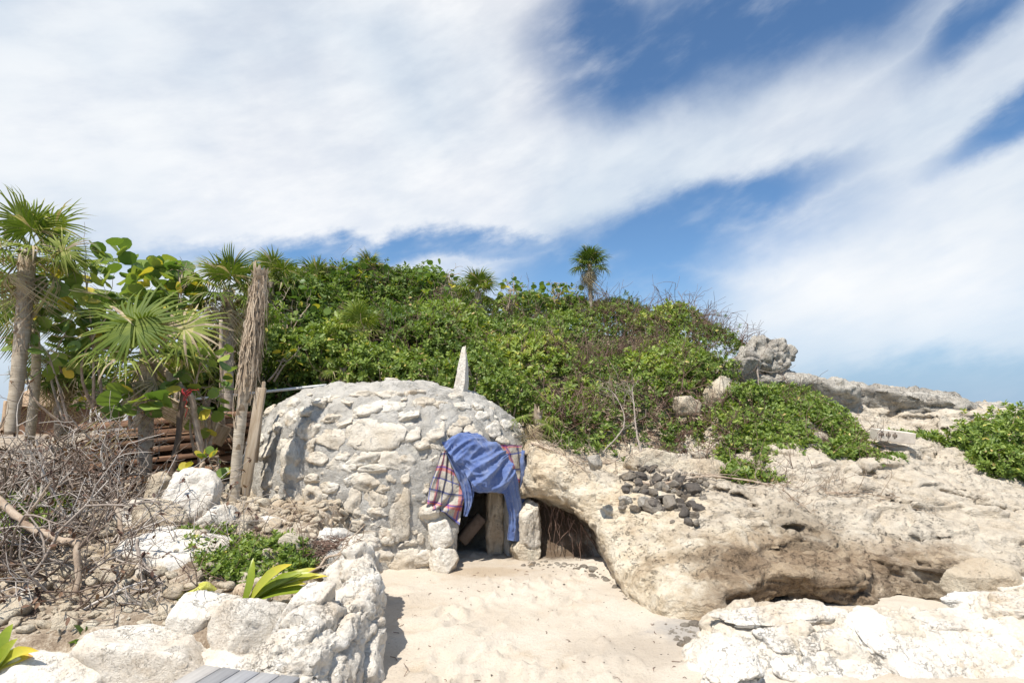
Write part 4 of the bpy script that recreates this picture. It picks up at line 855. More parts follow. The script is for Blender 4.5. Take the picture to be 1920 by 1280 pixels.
keepd = rng.random(len(P)) > 0.45 * sst(brn, 0.10, 0.5); P, nrm = P[keepd], nrm[keepd]
big = sst(-P[:, 0], -0.2, 2.6)
kind = bush_kind(P[:, 0], P[:, 1])
size = (0.050 + 0.038 * big) * rng.uniform(0.7, 1.3, len(P)) * np.where(kind > 0.72, 1.55, np.where(kind < 0.25, 0.8, 1.0))
thin_ = rng.random(len(P)) < np.where(kind > 0.72, 0.55, 1.0); P, nrm, kind, size, big = P[thin_], nrm[thin_], kind[thin_], size[thin_], big[thin_]
tint = 0.36 + 0.17 * fbm(P, 0.9, 3, 0.5, 14) + 0.08 * (1 - big) + 0.22 * (kind - 0.5)
axd = nrm + np.array((0, 0, 0.5)) + rng.normal(size=P.shape) * 0.45
g = Geo(); scatter_sprigs(g, P, axd, size, tint, rng, temps, odd=0.012)
V, Fl, T = g.get(); o = link('hill_shrubs', mk_mesh('hill_shrubs', V, Fl, MAT['shrub_leaf'], False, T)); tag(o, 'dense green leafy shrub cover over the whole hill behind the dome', 'shrubs', kind='stuff')
# orange blossoms among the bigger leaves
pick = rng.choice(np.where(P[:, 0] < -0.8)[0], 26, replace=False); g = Geo()
for q in pick:
    c = P[q] + nrm[q] * 0.10; m = 6; a = rng.uniform(0, 6.28, m); ax_ = np.stack([np.cos(a), np.sin(a), np.full(m, 0.7)], 1)
    inst(g, LEAF_V, LEAF_F, frames(ax_, rng) * 0.045, np.repeat(c[None], m, 0), rng.random(m))
V, Fl, T = g.get(); o = link('blossoms', mk_mesh('blossoms', V, Fl, MAT['flower'], False, T)); tag(o, 'small orange blossoms dotted among the hill shrubs', 'flowers', kind='stuff')
# bare brown stems through the shrubs, denser towards the sea
g = Geo(); rngt = np.random.default_rng(31)
Pt, nt = cover_points(5200, (-4.5, 4.3, 6.8, 12.5), in_hill, SF, -0.32, rngt, 0.9, lambda x, y: 0.12 + 0.75 * sst(fbm(np.stack([x, y, 0 * x], 1), 0.55, 3, 0.5, 9) + 0.22 * sst(x, 0.2, 2.4), 0.0, 0.4))
for q in range(len(Pt)):
    if q >= 1900: break
    grow(g, Pt[q], nt[q] * 0.7 + rngt.normal(size=3) * 0.5 + (0, 0, 0.3), rngt.uniform(0.2, 0.6), rngt.uniform(0.004, 0.008), 1, rngt, 0.5, (2, 4), rngt.random(), 3)
V, Fl, T = g.get(); o = link('dry_stems', mk_mesh('dry_stems', V, Fl, MAT['brown_twig'], True, T)); tag(o, 'tangle of bare brown stems running through the hill shrubs', 'stems', kind='stuff')
# tiny dark dry leaves on the stems
g = Geo(); k = rngt.choice(len(Pt), min(2000, len(Pt)), replace=False)
scatter_sprigs(g, Pt[k] + nt[k] * 0.06, nt[k] + rngt.normal(size=(len(k), 3)) * 0.6, np.full(len(k), 0.036), np.full(len(k), 0.4), rngt, temps, tjit=0.25, odd=0)
V, Fl, T = g.get(); o = link('withered_leaves', mk_mesh('withered_leaves', V, Fl, MAT['dry_leaf'], False, T)); tag(o, 'withered dark red leaves clinging to the bare stems of the hill', 'leaves', kind='stuff')
# creepers on the shelf, their own patch
def patch_cover(name, label, box, test, n, size0, tint0, surf, seed, amp=0.6, off=0.02, stems=120):
    r = np.random.default_rng(seed); P, nm = cover_points(n, box, test, surf, off, r, amp)
    g = Geo(); scatter_sprigs(g, P, nm + (0, 0, 0.5) + r.normal(size=P.shape) * 0.5, size0 * r.uniform(0.75, 1.25, len(P)), tint0 + 0.12 * fbm(P, 1.2, 2, 0.5, seed), r, temps, odd=0.015)
    V, Fl, T = g.get(); tag(link(name, mk_mesh(name, V, Fl, MAT['shrub_leaf'], False, T)), label, 'creeper', kind='stuff')
    if stems:
        g = Geo()
        for q in r.choice(len(P), min(stems, len(P)), replace=False):
            grow(g, P[q] - nm[q] * 0.05, nm[q] * 0.4 + r.normal(size=3) * 0.7, r.uniform(0.2, 0.45), r.uniform(0.003, 0.006), 1, r, 0.5, (2, 4), 0.5, 3)
        V, Fl, T = g.get(); tag(link('dry_stems', mk_mesh('dry_stems', V, Fl, MAT['brown_twig'], True, T)), 'bare brown stems among the ' + label, 'stems', kind='stuff')
def poly_test(pts):
    P = np.array([at(*q)[:2] for q in pts])
    def f(x, y):
        inside_ = np.zeros(len(x), bool); j = len(P) - 1
        for i in range(len(P)):
            a, b = P[i], P[j]; c = ((a[1] > y) != (b[1] > y)) & (x < (b[0] - a[0]) * (y - a[1]) / (b[1] - a[1] + 1e-9) + a[0]); inside_ ^= c; j = i
        return inside_
    return f, (P[:, 0].min(), P[:, 0].max(), P[:, 1].min(), P[:, 1].max())
tf, bx_ = poly_test([(1325,850,7.15),(1400,780,8.0),(1440,740,8.5),(1500,735,8.8),(1590,790,8.3),(1640,830,7.6),(1650,865,7.1),(1560,880,6.95),(1450,908,6.55),(1380,908,6.55),(1330,880,6.8)])
tf1 = tf
patch_cover('shelf_creeper', 'green creeper spreading over the shelf below the jutting block', bx_, lambda x, y: tf1(x, y) & (pn(np.stack([x, y, 0 * x], 1), 1.9, 12) > -0.12 - 0.35 * sst(y, 7.2, 8.2)), 7000, 0.052, 0.46, OUT_T, 41, amp=0.22, stems=260)
tf, bx_ = poly_test([(1780,830,7.9),(1830,790,8.6),(1960,770,8.9),(2100,790,8.9),(2100,900,7.0),(1930,885,7.0),(1850,862,7.3)])
patch_cover('seaside_shrub', 'glossy green shrub at the right edge of the shelf', bx_, tf, 6500, 0.058, 0.40, OUT_T, 42, amp=1.0, stems=20)
tf, bx_ = poly_test([(1640,860,7.1),(1690,860,7.1),(1700,880,6.9),(1640,880,6.9)])
patch_cover('shelf_sprig', 'small green sprig on bare rock under the concrete block', bx_, tf, 420, 0.05, 0.42, OUT_T, 43, amp=0.1, stems=12)
tf, bx_ = poly_test([(1690,800,8.3),(1760,800,8.3),(1770,815,8.0),(1650,812,8.0)])
patch_cover('shelf_weed', 'thin green weed behind the concrete block', bx_, tf, 500, 0.05, 0.45, OUT_T, 44, amp=0.3, stems=0)
tf, bx_ = poly_test([(1370,890,6.75),(1500,885,6.8),(1560,880,6.9),(1500,905,6.55),(1400,912,6.5)])
patch_cover('ledge_creeper', 'low creeper hanging onto the cream ledge right of the dark stones', bx_, tf, 300, 0.05, 0.46, OUT_T, 45, amp=0.2, stems=30)
tf, bx_ = poly_test([(985,830,7.1),(1090,840,7.0),(1090,870,6.7),(1040,860,6.8)])
patch_cover('arch_sprig', 'little green sprigs on the rock above the arch', bx_, tf, 160, 0.05, 0.42, OUT_T, 46, amp=0.2, stems=14)
tf, bx_ = poly_test([(330,1040,4.9),(420,1010,5.0),(560,1020,4.9),(600,1050,4.6),(540,1080,4.45),(440,1105,4.3),(370,1100,4.35)])
patch_cover('planter_creeper', 'bright green creeper filling the planter behind the strap leaves', bx_, tf, 1900, 0.042, 0.42, ground_z, 47, amp=0.25, off=0.05, stems=40)
tf, bx_ = poly_test([(-60,900,6.0),(120,860,6.4),(130,960,5.4),(60,1090,4.7),(-60,1100,4.6)])
patch_cover('brush_creeper', 'green creeper growing up through the dead brush', bx_, tf, 3200, 0.05, 0.42, ground_z, 48, amp=0.6, off=0.15, stems=0)
tf, bx_ = poly_test([(500,690,10.2),(760,690,10.0),(760,705,9.2),(500,712,9.2)])
# roots sprawled over the ledge
g = Geo(); rr = np.random.default_rng(51)
for a, b, r_ in [((1000,845,6.72),(1090,875,6.35),0.014),((1190,905,6.4),(1420,905,6.55),0.016),((1400,910,6.5),(1560,940,6.3),0.011),((1500,925,6.4),(1700,940,6.2),0.010),((1420,930,6.2),(1600,905,6.6),0.009),((1450,905,6.5),(1530,1000,5.8),0.009),((1080,870,6.5),(1200,860,6.9),0.010)]:
    for j in range(3):
        A, B = at(*a) + rr.normal(size=3) * 0.05, at(*b) + rr.normal(size=3) * 0.08; n = 14; t_ = np.linspace(0, 1, n)[:, None]; Pp = A * (1 - t_) + B * t_
        Pp += np.cumsum(rr.normal(size=(n, 3)) * 0.012, 0) * np.sin(t_ * math.pi); Pp[:, 2] = np.maximum(OUT_T(Pp[:, 0], Pp[:, 1]), Pp[:, 2] - 0.06) + 0.02 + 0.05 * np.abs(pn(Pp, 3.0, j))
        addtube(g, Pp, np.linspace(r_, r_ * 0.4, n) * (1 if j == 0 else 0.55), sides=5, tint=rr.random())
        for q in range(2, n - 1, 2): grow(g, Pp[q], rr.normal(size=3) + (0, -0.4, 0.2), rr.uniform(0.1, 0.32), 0.004, 1, rr, 0.6, (1, 4), 0.5, 3)
V, Fl, T = g.get(); tag(link('sprawling_roots', mk_mesh('sprawling_roots', V, Fl, MAT['branch_wood'], True, T)), 'pale bare roots and runners sprawled over the cream ledge', 'roots', kind='stuff')
# hair roots hanging in the arch
g = Geo()
for _ in range(55):
    x0 = rr.uniform(0.1, 0.8); y0 = np.interp(x0, BND[:, 0], BND[:, 1]) + rr.uniform(0.35, 0.7); A = np.array((x0, y0, np.interp(x0, [0.1, 0.5, 0.85], [0.62, 0.55, 0.3]))); n = 7
    Pp = A + np.stack([rr.normal() * 0.12 * np.linspace(0, 1, n), np.linspace(0, -0.16, n) * rr.random(), -np.linspace(0, rr.uniform(0.2, 0.55), n)], 1) + rr.normal(size=(n, 3)) * 0.012
    addtube(g, Pp, np.linspace(0.006, 0.002, n), sides=3, cap=False, tint=0.5)
V, Fl, T = g.get(); tag(link('hanging_roots', mk_mesh('hanging_roots', V, Fl, MAT['brown_twig'], True, T)), 'mat of dark hair roots hanging at the back of the arch', 'roots', kind='stuff')
# ---- fan palms
def fan_mesh(name, seed, R=0.62, nseg=38, span=300, droop=0.18, dry=0.1, split=0.42, stalk=0.55, cup=0.12, base_t=0.3, mat='palm_leaf', torn=0.0, stalk_r=0.009):
    """blade hub at x = stalk; the stalk runs from the origin; blade lies about the xy plane, z up"""
    r = np.random.default_rng(seed); g = Geo()
    ang = np.radians(np.linspace(-span / 2, span / 2, nseg)); da = ang[1] - ang[0]
    for a in ang:
        if r.random() < torn: continue
        L = R * (1.0 - 0.16 * (abs(a) / math.pi) ** 2) * r.uniform(0.86, 1.05); tt = np.array((0.03, split * 0.55, split, 0.72, 0.88, 1.0)) ; rr_ = tt * L
        hw = np.where(tt <= split, rr_ * math.tan(da / 2) * 1.02, np.interp(tt, [split, 0.72, 0.88, 1.0], [1.0, 0.72, 0.42, 0.02]) * split * L * math.tan(da / 2) * 1.02)
        bnd = r.normal() * 0.12; dr = droop * R * r.uniform(0.5, 2.4)
        ca, sa = math.cos(a), math.sin(a)
        def pt(rad, off, zz_):
            aa = a + bnd * max(0, rad / L - split)
            return (stalk + rad * math.cos(aa) - off * math.sin(aa), rad * math.sin(aa) + off * math.cos(aa), zz_)
        V = []
        kink = r.random() < 0.22 + dry * 0.5
        for q, h_w in zip(rr_, hw):
            f = q / L; z0 = cup * R * f - dr * max(0, f - 0.35) ** 2 * 2.2 - (0.35 * R * max(0, f - 0.6) if kink else 0); pl = h_w * 0.55
            V += [pt(q, -h_w, z0 - pl * 0.5), pt(q, 0, z0 + pl * 0.5), pt(q, h_w, z0 - pl * 0.5)]
        F = []; T = []; tb = base_t + r.normal() * 0.06; dseg = r.random() < dry
        for i in range(5):
            b = i * 3; F += [(b, b + 1, b + 4, b + 3), (b + 1, b + 2, b + 5, b + 4)]
            t_ = 0.88 + r.normal() * 0.04 if dseg else tb + (0.0, 0, 0.02, 0.10, 0.34)[i] * (1 if r.random() < 0.6 else 0.3)
            if i == 0 and not dseg: t_ = tb + 0.12
            T += [t_, t_ + 0.03]
        g.add(np.array(V), np.array(F), np.array(T))
    n = 6; sx = np.linspace(0, stalk, n); P = np.stack([sx, 0 * sx, 0.0 * sx], 1); addtube(g, P, np.linspace(stalk_r * 1.5, stalk_r, n), sides=5, cap=False, tint=base_t + 0.22)
    V, Fl, T = g.get(); return mk_mesh(name, V, Fl, MAT[mat], False, np.clip(T, 0, 1))
FAN_G = [fan_mesh('frond', 600 + k, dry=0.10, base_t=0.26 + 0.06 * k, torn=0.06, droop=0.26) for k in range(5)]
FAN_Y = [fan_mesh('frond', 620 + k, dry=0.25, base_t=0.52, torn=0.06, droop=0.3) for k in range(2)]
FAN_D = [fan_mesh('dead_frond', 640 + k, dry=1.0, base_t=0.88, torn=0.4, droop=1.3, cup=-0.3, span=200, R=0.5) for k in range(3)]
FAN_K = [fan_mesh('frond', 650 + k, dry=0.06, base_t=0.10 + 0.07 * k, torn=0.05, droop=0.3) for k in range(3)]
def frond_at(me, parent, p, az_d, el_d, s=1.0, roll=0.0, sag=0.0, name=None):
    M = Matrix.Translation(Vector(p)) @ Matrix.Rotation(math.radians(az_d), 4, 'Z') @ Matrix.Rotation(-math.radians(el_d), 4, 'Y') @ Matrix.Rotation(roll, 4, 'X') @ Matrix.Scale(s, 4)
    return link(name or me.name.split('.')[0], me, parent, mat4=M)
def trunk_mesh(path, r0, r1, seed, mat, rings=26, ring_amp=0.05, flare=0.0, n=44, sides=16, rough=0.10):
    r = np.random.default_rng(seed); P = bez(path, n); t_ = np.linspace(0, 1, n); R = r0 + (r1 - r0) * t_ + flare * r0 * np.exp(-t_ * 14)
    R = R * (1 + ring_amp * np.abs(np.sin(t_ * rings * math.pi)) ** 0.5 * np.sign(1)); V, Fs = tube(P, R, sides)
    V = V + (V - np.repeat(np.concatenate([P, P[:1] * 0]), sides, 0)[:len(V)] if False else 0)
    N = vnorm(V, np.concatenate([Fs[0]])); V = V + N * (fbm(V, 9, 3, 0.55, seed % 50) * rough * r0)[:, None]
    return V, Fs
def boots(g, path, R, n, seed, L=0.16, up=True, tint=(0.2, 0.9)):
    """old leaf bases wrapped round a trunk"""
    r = np.random.default_rng(seed); P = bez(path, 40)
    for k in range(n):
        i = r.integers(1, 38); a = r.uniform(0, 6.28); c = P[i]; ax_ = P[i + 1] - P[i]; ax_ /= np.linalg.norm(ax_)
        u = np.array((math.cos(a), math.sin(a), 0)); u -= u @ ax_ * ax_; u /= np.linalg.norm(u); v = np.cross(ax_, u); l = L * r.uniform(0.6, 1.3); w_ = R * r.uniform(0.3, 0.6)
        s_ = 1 if up else -1
        b0 = c + u * R * 0.95; b1 = b0 + ax_ * s_ * l * 0.5 + u * R * 0.22; b2 = b0 + ax_ * s_ * l + u * R * r.uniform(0.25, 0.8)
        V = np.array([b0 - v * w_, b0 + v * w_, b1 - v * w_ * 0.8, b1 + v * w_ * 0.8, b2 - v * w_ * 0.25, b2 + v * w_ * 0.25, b1 + u * R * 0.10])
        g.add(V, np.array([(0, 1, 6), (0, 6, 2), (1, 3, 6), (2, 6, 4), (6, 3, 5), (6, 5, 4)]), r.uniform(*tint))
def fibres(g, path, R, n, seed, L=(0.1, 0.35), spread=0.3, rad=0.003):
    r = np.random.default_rng(seed); P = bez(path, 40)
    for k in range(n):
        i = r.integers(1, 39); a = r.uniform(0, 6.28); u = np.array((math.cos(a), math.sin(a), 0)); l = r.uniform(*L); m = 5; t_ = np.linspace(0, 1, m)[:, None]
        q = P[i] + u * R * 0.95 + t_ * u * spread * l + np.array((0, 0, -1.0)) * l * t_ ** 1.3 + r.normal(size=(m, 3)) * 0.012
        w_ = rad * r.uniform(0.6, 2.0); v = np.cross(u, (0, 0, 1.0))
        V = np.concatenate([q - v * w_, q + v * w_]); j = np.arange(m - 1); g.add(V, np.stack([j, j + 1, m + j + 1, m + j], 1), r.random())
def palm(label, base, top, r0, crown, s=1.0, seed=0, bark='palm_bark', group=None, n_g=10, n_y=1, n_d=3, nboots=60, fib=0, boot_top=0.5, el=(80, -15), cat='palm', name='fan_palm', mid=None, trunk_r1=None, fans=None):
    base, top = np.asarray(base, float), np.asarray(top, float); r = random.Random(seed)
    t = thing(name, label, cat, base, group); path = np.array([base, (base + top) / 2 if mid is None else mid, top]) - base
    V, Fs = trunk_mesh(path, r0, trunk_r1 or r0 * 0.9, seed, bark); me = mk_mesh('trunk', V, Fs, MAT[bark]); tr = link('trunk', me, t)
    sub = bez(path, 40)[int(40 * (1 - boot_top)):]
    if nboots:
        g = Geo(); boots(g, sub, r0 * 1.0, nboots, seed, 0.10 * max(1, s))
        if fib: fibres(g, sub, r0 * 1.1, fib, seed)
        V, Fl, T = g.get(); link('leaf_bases', mk_mesh('leaf_bases', V, Fl, MAT['fibre'], False, T), tr)
    ptop = path[-1]
    for k in range(n_g + n_y + n_d):
        if k < n_g: me = (fans or FAN_G)[r.randrange(len(fans or FAN_G))]; e = el[0] + (el[1] - el[0]) * (k / max(1, n_g - 1)) ** 1.0 + r.uniform(-8, 8)
        elif k < n_g + n_y: me = FAN_Y[r.randrange(2)]; e = r.uniform(-25, 0)
        else: me = FAN_D[r.randrange(3)]; e = r.uniform(-75, -40)
        frond_at(me, t, ptop + (0, 0, -0.05 * r.random()), k * 137.5 + r.uniform(-15, 15) + seed * 40, e, s * r.uniform(0.85, 1.1), r.uniform(-0.3, 0.3))
    return t
# lone palm on the ridge and the palms along it
b, tp = at(1108, 575, 11.6), at(1106, 497, 11.6); palm('lone shaggy fan palm standing above the ridge against blue sky', b - (0, 0, 0.3), tp, 0.045, None, 0.44, 3, n_g=20, n_y=1, n_d=8, nboots=24, boot_top=0.25, el=(88, -15), fans=FAN_K)
b, tp = at(898, 590, 11.4), at(896, 548, 11.4); palm('fan palm poking out of the middle of the ridge right of the sea grapes', b - (0, 0, 0.4), tp, 0.07, None, 0.52, 4, n_g=12, n_d=2, nboots=10, group='fan palms along the ridge', el=(85, 10))
b, tp = at(692, 560, 12.6), at(690, 512, 12.6); palm('fan palm half hidden on the highest part of the ridge', b - (0, 0, 0.4), tp, 0.06, None, 0.52, 5, n_g=9, n_d=1, nboots=0, group='fan palms along the ridge', el=(85, 20))
b, tp = at(510, 600, 10.6), at(508, 525, 10.6); palm('dark fan palm on the ridge just behind the dead stump', b - (0, 0, 0.6), tp, 0.07, None, 0.62, 6, n_g=14, n_d=3, nboots=10, group='fan palms along the ridge', el=(85, -25))
b, tp = at(588, 590, 12.2), at(586, 535, 12.2); palm('fan palm low on the ridge at the left end of the shrubs', b - (0, 0, 0.4), tp, 0.06, None, 0.58, 7, n_g=11, n_d=1, nboots=0, group='fan palms along the ridge', el=(85, 0))
b, tp = at(556, 600, 11.6), at(552, 545, 11.6); palm('small dark fan palm wedged between two ridge palms', b - (0, 0, 0.4), tp, 0.06, None, 0.5, 8, n_g=9, n_d=1, nboots=0, group='fan palms along the ridge', el=(80, 0))
b, tp = at(672, 690, 9.6), at(670, 620, 9.6); palm('yellow-green fan palm in the middle of the hill shrubs', b, tp, 0.06, None, 0.52, 9, n_g=9, n_y=6, n_d=1, nboots=10, el=(85, 0))
b, tp = at(1012, 830, 7.0), at(1008, 772, 7.0); palm('small dry fan palm with hanging brown fronds beside the dome', b, tp, 0.05, None, 0.36, 10, n_g=4, n_y=0, n_d=11, nboots=14, el=(-10, -40))
b, tp = at(640, 715, 9.0), at(645, 690, 9.0); palm('low fan palm with dead brown fronds right behind the dome crest', b, tp, 0.05, None, 0.34, 11, n_g=3, n_y=1, n_d=6, nboots=6, el=(20, -30))
# palms of the left grove
b, tp = at(22, 800, 7.6), at(52, 470, 7.6); t_ = palm('tall fan palm with a smooth pale trunk at the left edge', b - (0, 0, 0.1), tp, 0.072, None, 0.80, 12, 'smooth_bark', n_g=10, n_y=3, n_d=4, nboots=190, fib=160, boot_top=0.55, el=(85, -20), mid=(b + tp) / 2 + (0.03, 0, 0), trunk_r1=0.095)
b, tp = at(270, 945, 6.4), at(278, 655, 6.4); t_ = palm('cut-lapped fan palm with two broad fans facing the lens', b - (0, 0, 0.05), tp, 0.062, None, 0.72, 13, n_g=6, n_y=2, n_d=4, nboots=110, fib=60, boot_top=0.42, el=(50, -30), trunk_r1=0.085)
BIG = [fan_mesh('fan', 660, R=0.68, nseg=46, span=335, droop=0.16, dry=0.03, base_t=0.34, stalk=0.30, cup=0.02), fan_mesh('fan', 661, R=0.58, nseg=40, span=330, droop=0.2, dry=0.30, base_t=0.54, stalk=0.30, cup=0.02)]
def fan_facing(me, parent, hub, normal, axis, s=1.0, stalk=0.30):
    z = Vector(normal).normalized(); x = Vector(axis); x = (x - x.dot(z) * z).normalized(); y = z.cross(x); M = Matrix.Identity(4)
    for i in range(3): M[i][0], M[i][1], M[i][2] = x[i] * s, y[i] * s, z[i] * s
    c = Vector(hub) - x * stalk * s - Vector(parent.location)
    for i in range(3): M[i][3] = c[i]
    return link(me.name.split('.')[0], me, parent, mat4=M)
fan_facing(BIG[0], t_, at(253, 612, 6.0), (0.05, -0.88, 0.45), (-0.25, 0, 1), 0.95)
fan_facing(BIG[1], t_, at(345, 614, 6.15), (0.2, -0.85, 0.5), (0.3, 0, 1), 0.85)
b, tp = at(428, 800, 8.0), at(428, 545, 8.0); palm('shaggy fan palm behind the dead stump with brown skirt', b - (0, 0, 0.2), tp, 0.075, None, 0.62, 14, n_g=13, n_y=3, n_d=9, nboots=60, fib=60, el=(85, -20))
b, tp = at(118, 790, 9.5), at(112, 690, 9.5); palm('short fan palm among brush before the thatched hut', b - (0, 0, 0.3), tp, 0.09, None, 0.62, 15, n_g=9, n_y=2, n_d=6, nboots=60, fib=60, el=(60, -40))
# fan in the sky left of the sea grape
t_ = bpy.data.objects['fan_palm.009'] if 'fan_palm.009' in bpy.data.objects else t_
fan_facing(FAN_Y[0], t_, at(118, 470, 7.4), (0.3, -0.9, 0.2), (0.6, 0, 0.5), 0.62, 0.55)

# coconut palm behind the left palm
def pinnate(name, seed, L=2.0, n=34, dl=0.42, droop=0.9):
    r = np.random.default_rng(seed); g = Geo(); s_ = np.linspace(0, 1, 14); P = np.stack([s_ * L, 0 * s_, 0.25 * L * s_ - droop * L * 0.5 * s_ ** 2.2], 1); addtube(g, P, np.linspace(0.022, 0.005, 14), 5, cap=False, tint=0.6)
    for k in range(n):
        f = 0.16 + 0.84 * k / n; c = np.array([np.interp(f, s_, P[:, i]) for i in range(3)]); l = dl * (0.5 + math.sin(math.pi * min(1, f * 0.9 + 0.1))) * r.uniform(0.8, 1.1)
        for sd in (-1, 1):
            d = np.array((0.55, sd * 0.8, -0.25 - 0.3 * r.random())); d /= np.linalg.norm(d); m = 4; t_2 = np.linspace(0, 1, m)[:, None]; q = c + d * l * t_2 + np.array((0, 0, -0.35 * l)) * t_2 ** 2; w_ = 0.018 * np.array((0.5, 1, 0.7, 0.05))[:, None]; v = np.array((0.8, -sd * 0.55, 0.1))
            V = np.concatenate([q - v * w_, q + v * w_]); j = np.arange(m - 1); g.add(V, np.stack([j, j + 1, m + j + 1, m + j], 1), 0.30 + r.normal() * 0.08 + (0.35 if r.random() < 0.12 else 0))
    V, Fl, T = g.get(); return mk_mesh(name, V, Fl, MAT['palm_leaf'], False, np.clip(T, 0, 1))
PIN = [pinnate('frond', 700 + k) for k in range(3)]
def coco(label, base, top, s, seed, n=12, group='coconut palms at the left'):
    base, top = np.asarray(base, float), np.asarray(top, float); t = thing('coconut_palm', label, 'palm', base, group); path = np.array([base, (base + top) / 2 + (0.08, 0, 0), top]) - base; r = random.Random(seed)
    V, Fs = trunk_mesh(path, 0.065, 0.055, seed, 'smooth_bark', rings=40, ring_amp=0.07); link('trunk', mk_mesh('trunk', V, Fs, MAT['smooth_bark']), t)
    for k in range(n): frond_at(PIN[k % 3], t, path[-1], k * 137.5 + seed * 30, r.uniform(-35, 50), s * r.uniform(0.85, 1.1), 0)
    return t
coco('slim coconut palm trunk just right of the tall left palm', at(58, 800, 9.0) - (0, 0, 0.3), at(62, 560, 9.0), 0.75, 21, 13)
coco('coconut palm farther back at the left edge of the picture', at(-60, 780, 12), at(-50, 560, 12), 0.95, 22, 13)

# dead palm stump, frayed, leaning over the dome's side
b, tp = at(437, 975, 5.75), at(489, 505, 5.75); stump = thing('dead_palm_stump', 'headless dead palm trunk with frayed fibrous top in front of the dome', 'stump', b)
pth = np.array([b, at(445, 850, 5.75), at(462, 700, 5.75), at(478, 590, 5.75), tp]) - b
V, Fs = trunk_mesh(pth[:4], 0.046, 0.056, 31, 'smooth_bark', rings=30, ring_amp=0.035, n=50); link('trunk', mk_mesh('trunk', V, Fs, MAT['smooth_bark']), stump)
rng = np.random.default_rng(33); P = bez(pth, 60); R = np.interp(np.linspace(0, 1, 60), [0, 0.42, 0.55, 0.72, 0.86, 0.95, 1], [0.04, 0.05, 0.060, 0.072, 0.072, 0.05, 0.018]); V, Fs = tube(P[28:], R[28:], 18); N = vnorm(V, Fs[0]); V = V + N * (fbm(V, 7, 4, 0.6, 5, True) * 0.035)[:, None]
fw = link('frayed_top', mk_mesh('frayed_top', V, Fs, MAT['palm_bark']), stump)
g = Geo(); boots(g, pth[2:], 0.060, 190, 34, 0.09); boots(g, pth[1:4], 0.060, 30, 36, 0.08); fibres(g, pth[2:], 0.078, 420, 35, (0.12, 0.5), 0.10, 0.003)
V, Fl, T = g.get(); link('fibre_strands', mk_mesh('fibre_strands', V, Fl, MAT['fibre'], False, T), fw)['kind'] = 'stuff'

# ---- sea grapes
GR_ME = [mk_mesh('leaf', *round_leaf(10, seed=k), MAT['grape_leaf'], False, np.full(10, 0.30 + 0.10 * k)) for k in range(4)]
GR_OLD = mk_mesh('leaf', *round_leaf(10, seed=9), MAT['grape_leaf'], False, np.full(10, 0.82))
def sea_grape(label, base, centre, rad, n, lsize, seed, name='sea_grape', objects=True, group=None, stems=7, old=0.08, flat=1.0, cat='sea grape'):
    r = np.random.default_rng(seed); base, centre = np.asarray(base, float), np.asarray(centre, float); t = thing(name, label, cat, base, group); g = Geo(); tips = []
    for k in range(stems):
        d = r.normal(size=3); d /= np.linalg.norm(d); e = centre + d * rad * 0.8; A = base + r.normal(size=3) * (0.05, 0.05, 0)
        Pp = bez([A, (A + e) / 2 + r.normal(size=3) * rad * 0.18, e], 9); addtube(g, Pp - base, np.linspace(0.008 + 0.014 * lsize / 0.16, 0.006, 9), 6, tint=0.5)
        for q in range(4, 9): grow(g, Pp[q] - base, r.normal(size=3) + (0, 0, 0.4), np.mean(rad) * 0.5, 0.007, 1, r, 0.4, (2, 4), 0.5, 4)
    V, Fl, T = g.get(); link('branches', mk_mesh('branches', V, Fl, MAT['branch_wood'], True, T), t)
    d = r.normal(size=(n, 3)); d /= np.linalg.norm(d, axis=1)[:, None]; rad_ = r.uniform(0.35, 1.0, n) ** 0.5; lump = 1 + 0.35 * pn(d, 1.6, seed)
    Pl = centre - base + d * (rad_ * lump)[:, None] * rad; axl = d * (0.9, 0.9, 0.5) + r.normal(size=(n, 3)) * 0.5; M = frames(axl, roll=r.normal(size=n) * 0.7); sz = lsize * r.uniform(0.7, 1.2, n)
    if objects:
        for i in range(n):
            m4 = Matrix.Identity(4)
            for a in range(3):
                for c in range(3): m4[a][c] = M[i, a, c] * sz[i]
                m4[a][3] = Pl[i, a]
            link('leaf', GR_OLD if r.random() < old else GR_ME[r.integers(4)], t, mat4=m4)
    else:
        g = Geo(); lv = round_leaf(8, seed=1); inst(g, lv[0], lv[1], M * sz[:, None, None], Pl, np.where(r.random(n) < old, 0.8, 0.34 + 0.12 * r.normal(size=n)))
        V, Fl, T = g.get(); link('foliage', mk_mesh('foliage', V, Fl, MAT['grape_leaf'], False, np.clip(T, 0, 1)), t)
    return t
sea_grape('large sea grape tree spreading behind the palms at the left', at(190, 800, 8.4), at(225, 565, 8.4), (1.05, 0.7, 0.78), 290, 0.20, 61, 'sea_grape_tree', stems=5)
sea_grape('sea grape boughs spreading above the two broad fans', at(330, 800, 7.9), at(315, 560, 7.9), (0.50, 0.4, 0.55), 150, 0.17, 74, 'sea_grape_tree', stems=3, old=0.1)
sea_grape('sea grape boughs hanging beside the tall left palm', at(130, 800, 8.0), at(105, 640, 8.0), (0.55, 0.4, 0.55), 90, 0.17, 62, 'sea_grape_tree', stems=3)
sea_grape('sea grape shrub with a few big leaves between palm and stump', at(380, 850, 6.6), at(385, 720, 6.6), (0.28, 0.3, 0.50), 60, 0.13, 63, stems=5, old=0.14)
sea_grape('low sea grape seedling by the leaning dark post', at(390, 930, 5.9), at(385, 880, 5.9), (0.22, 0.2, 0.20), 34, 0.09, 64, stems=4, old=0.22)
sea_grape('dark sea grape spray wrapped round the cut palm trunk', at(262, 800, 6.2), at(262, 752, 6.15), (0.26, 0.16, 0.17), 26, 0.19, 65, stems=3, old=0.03)
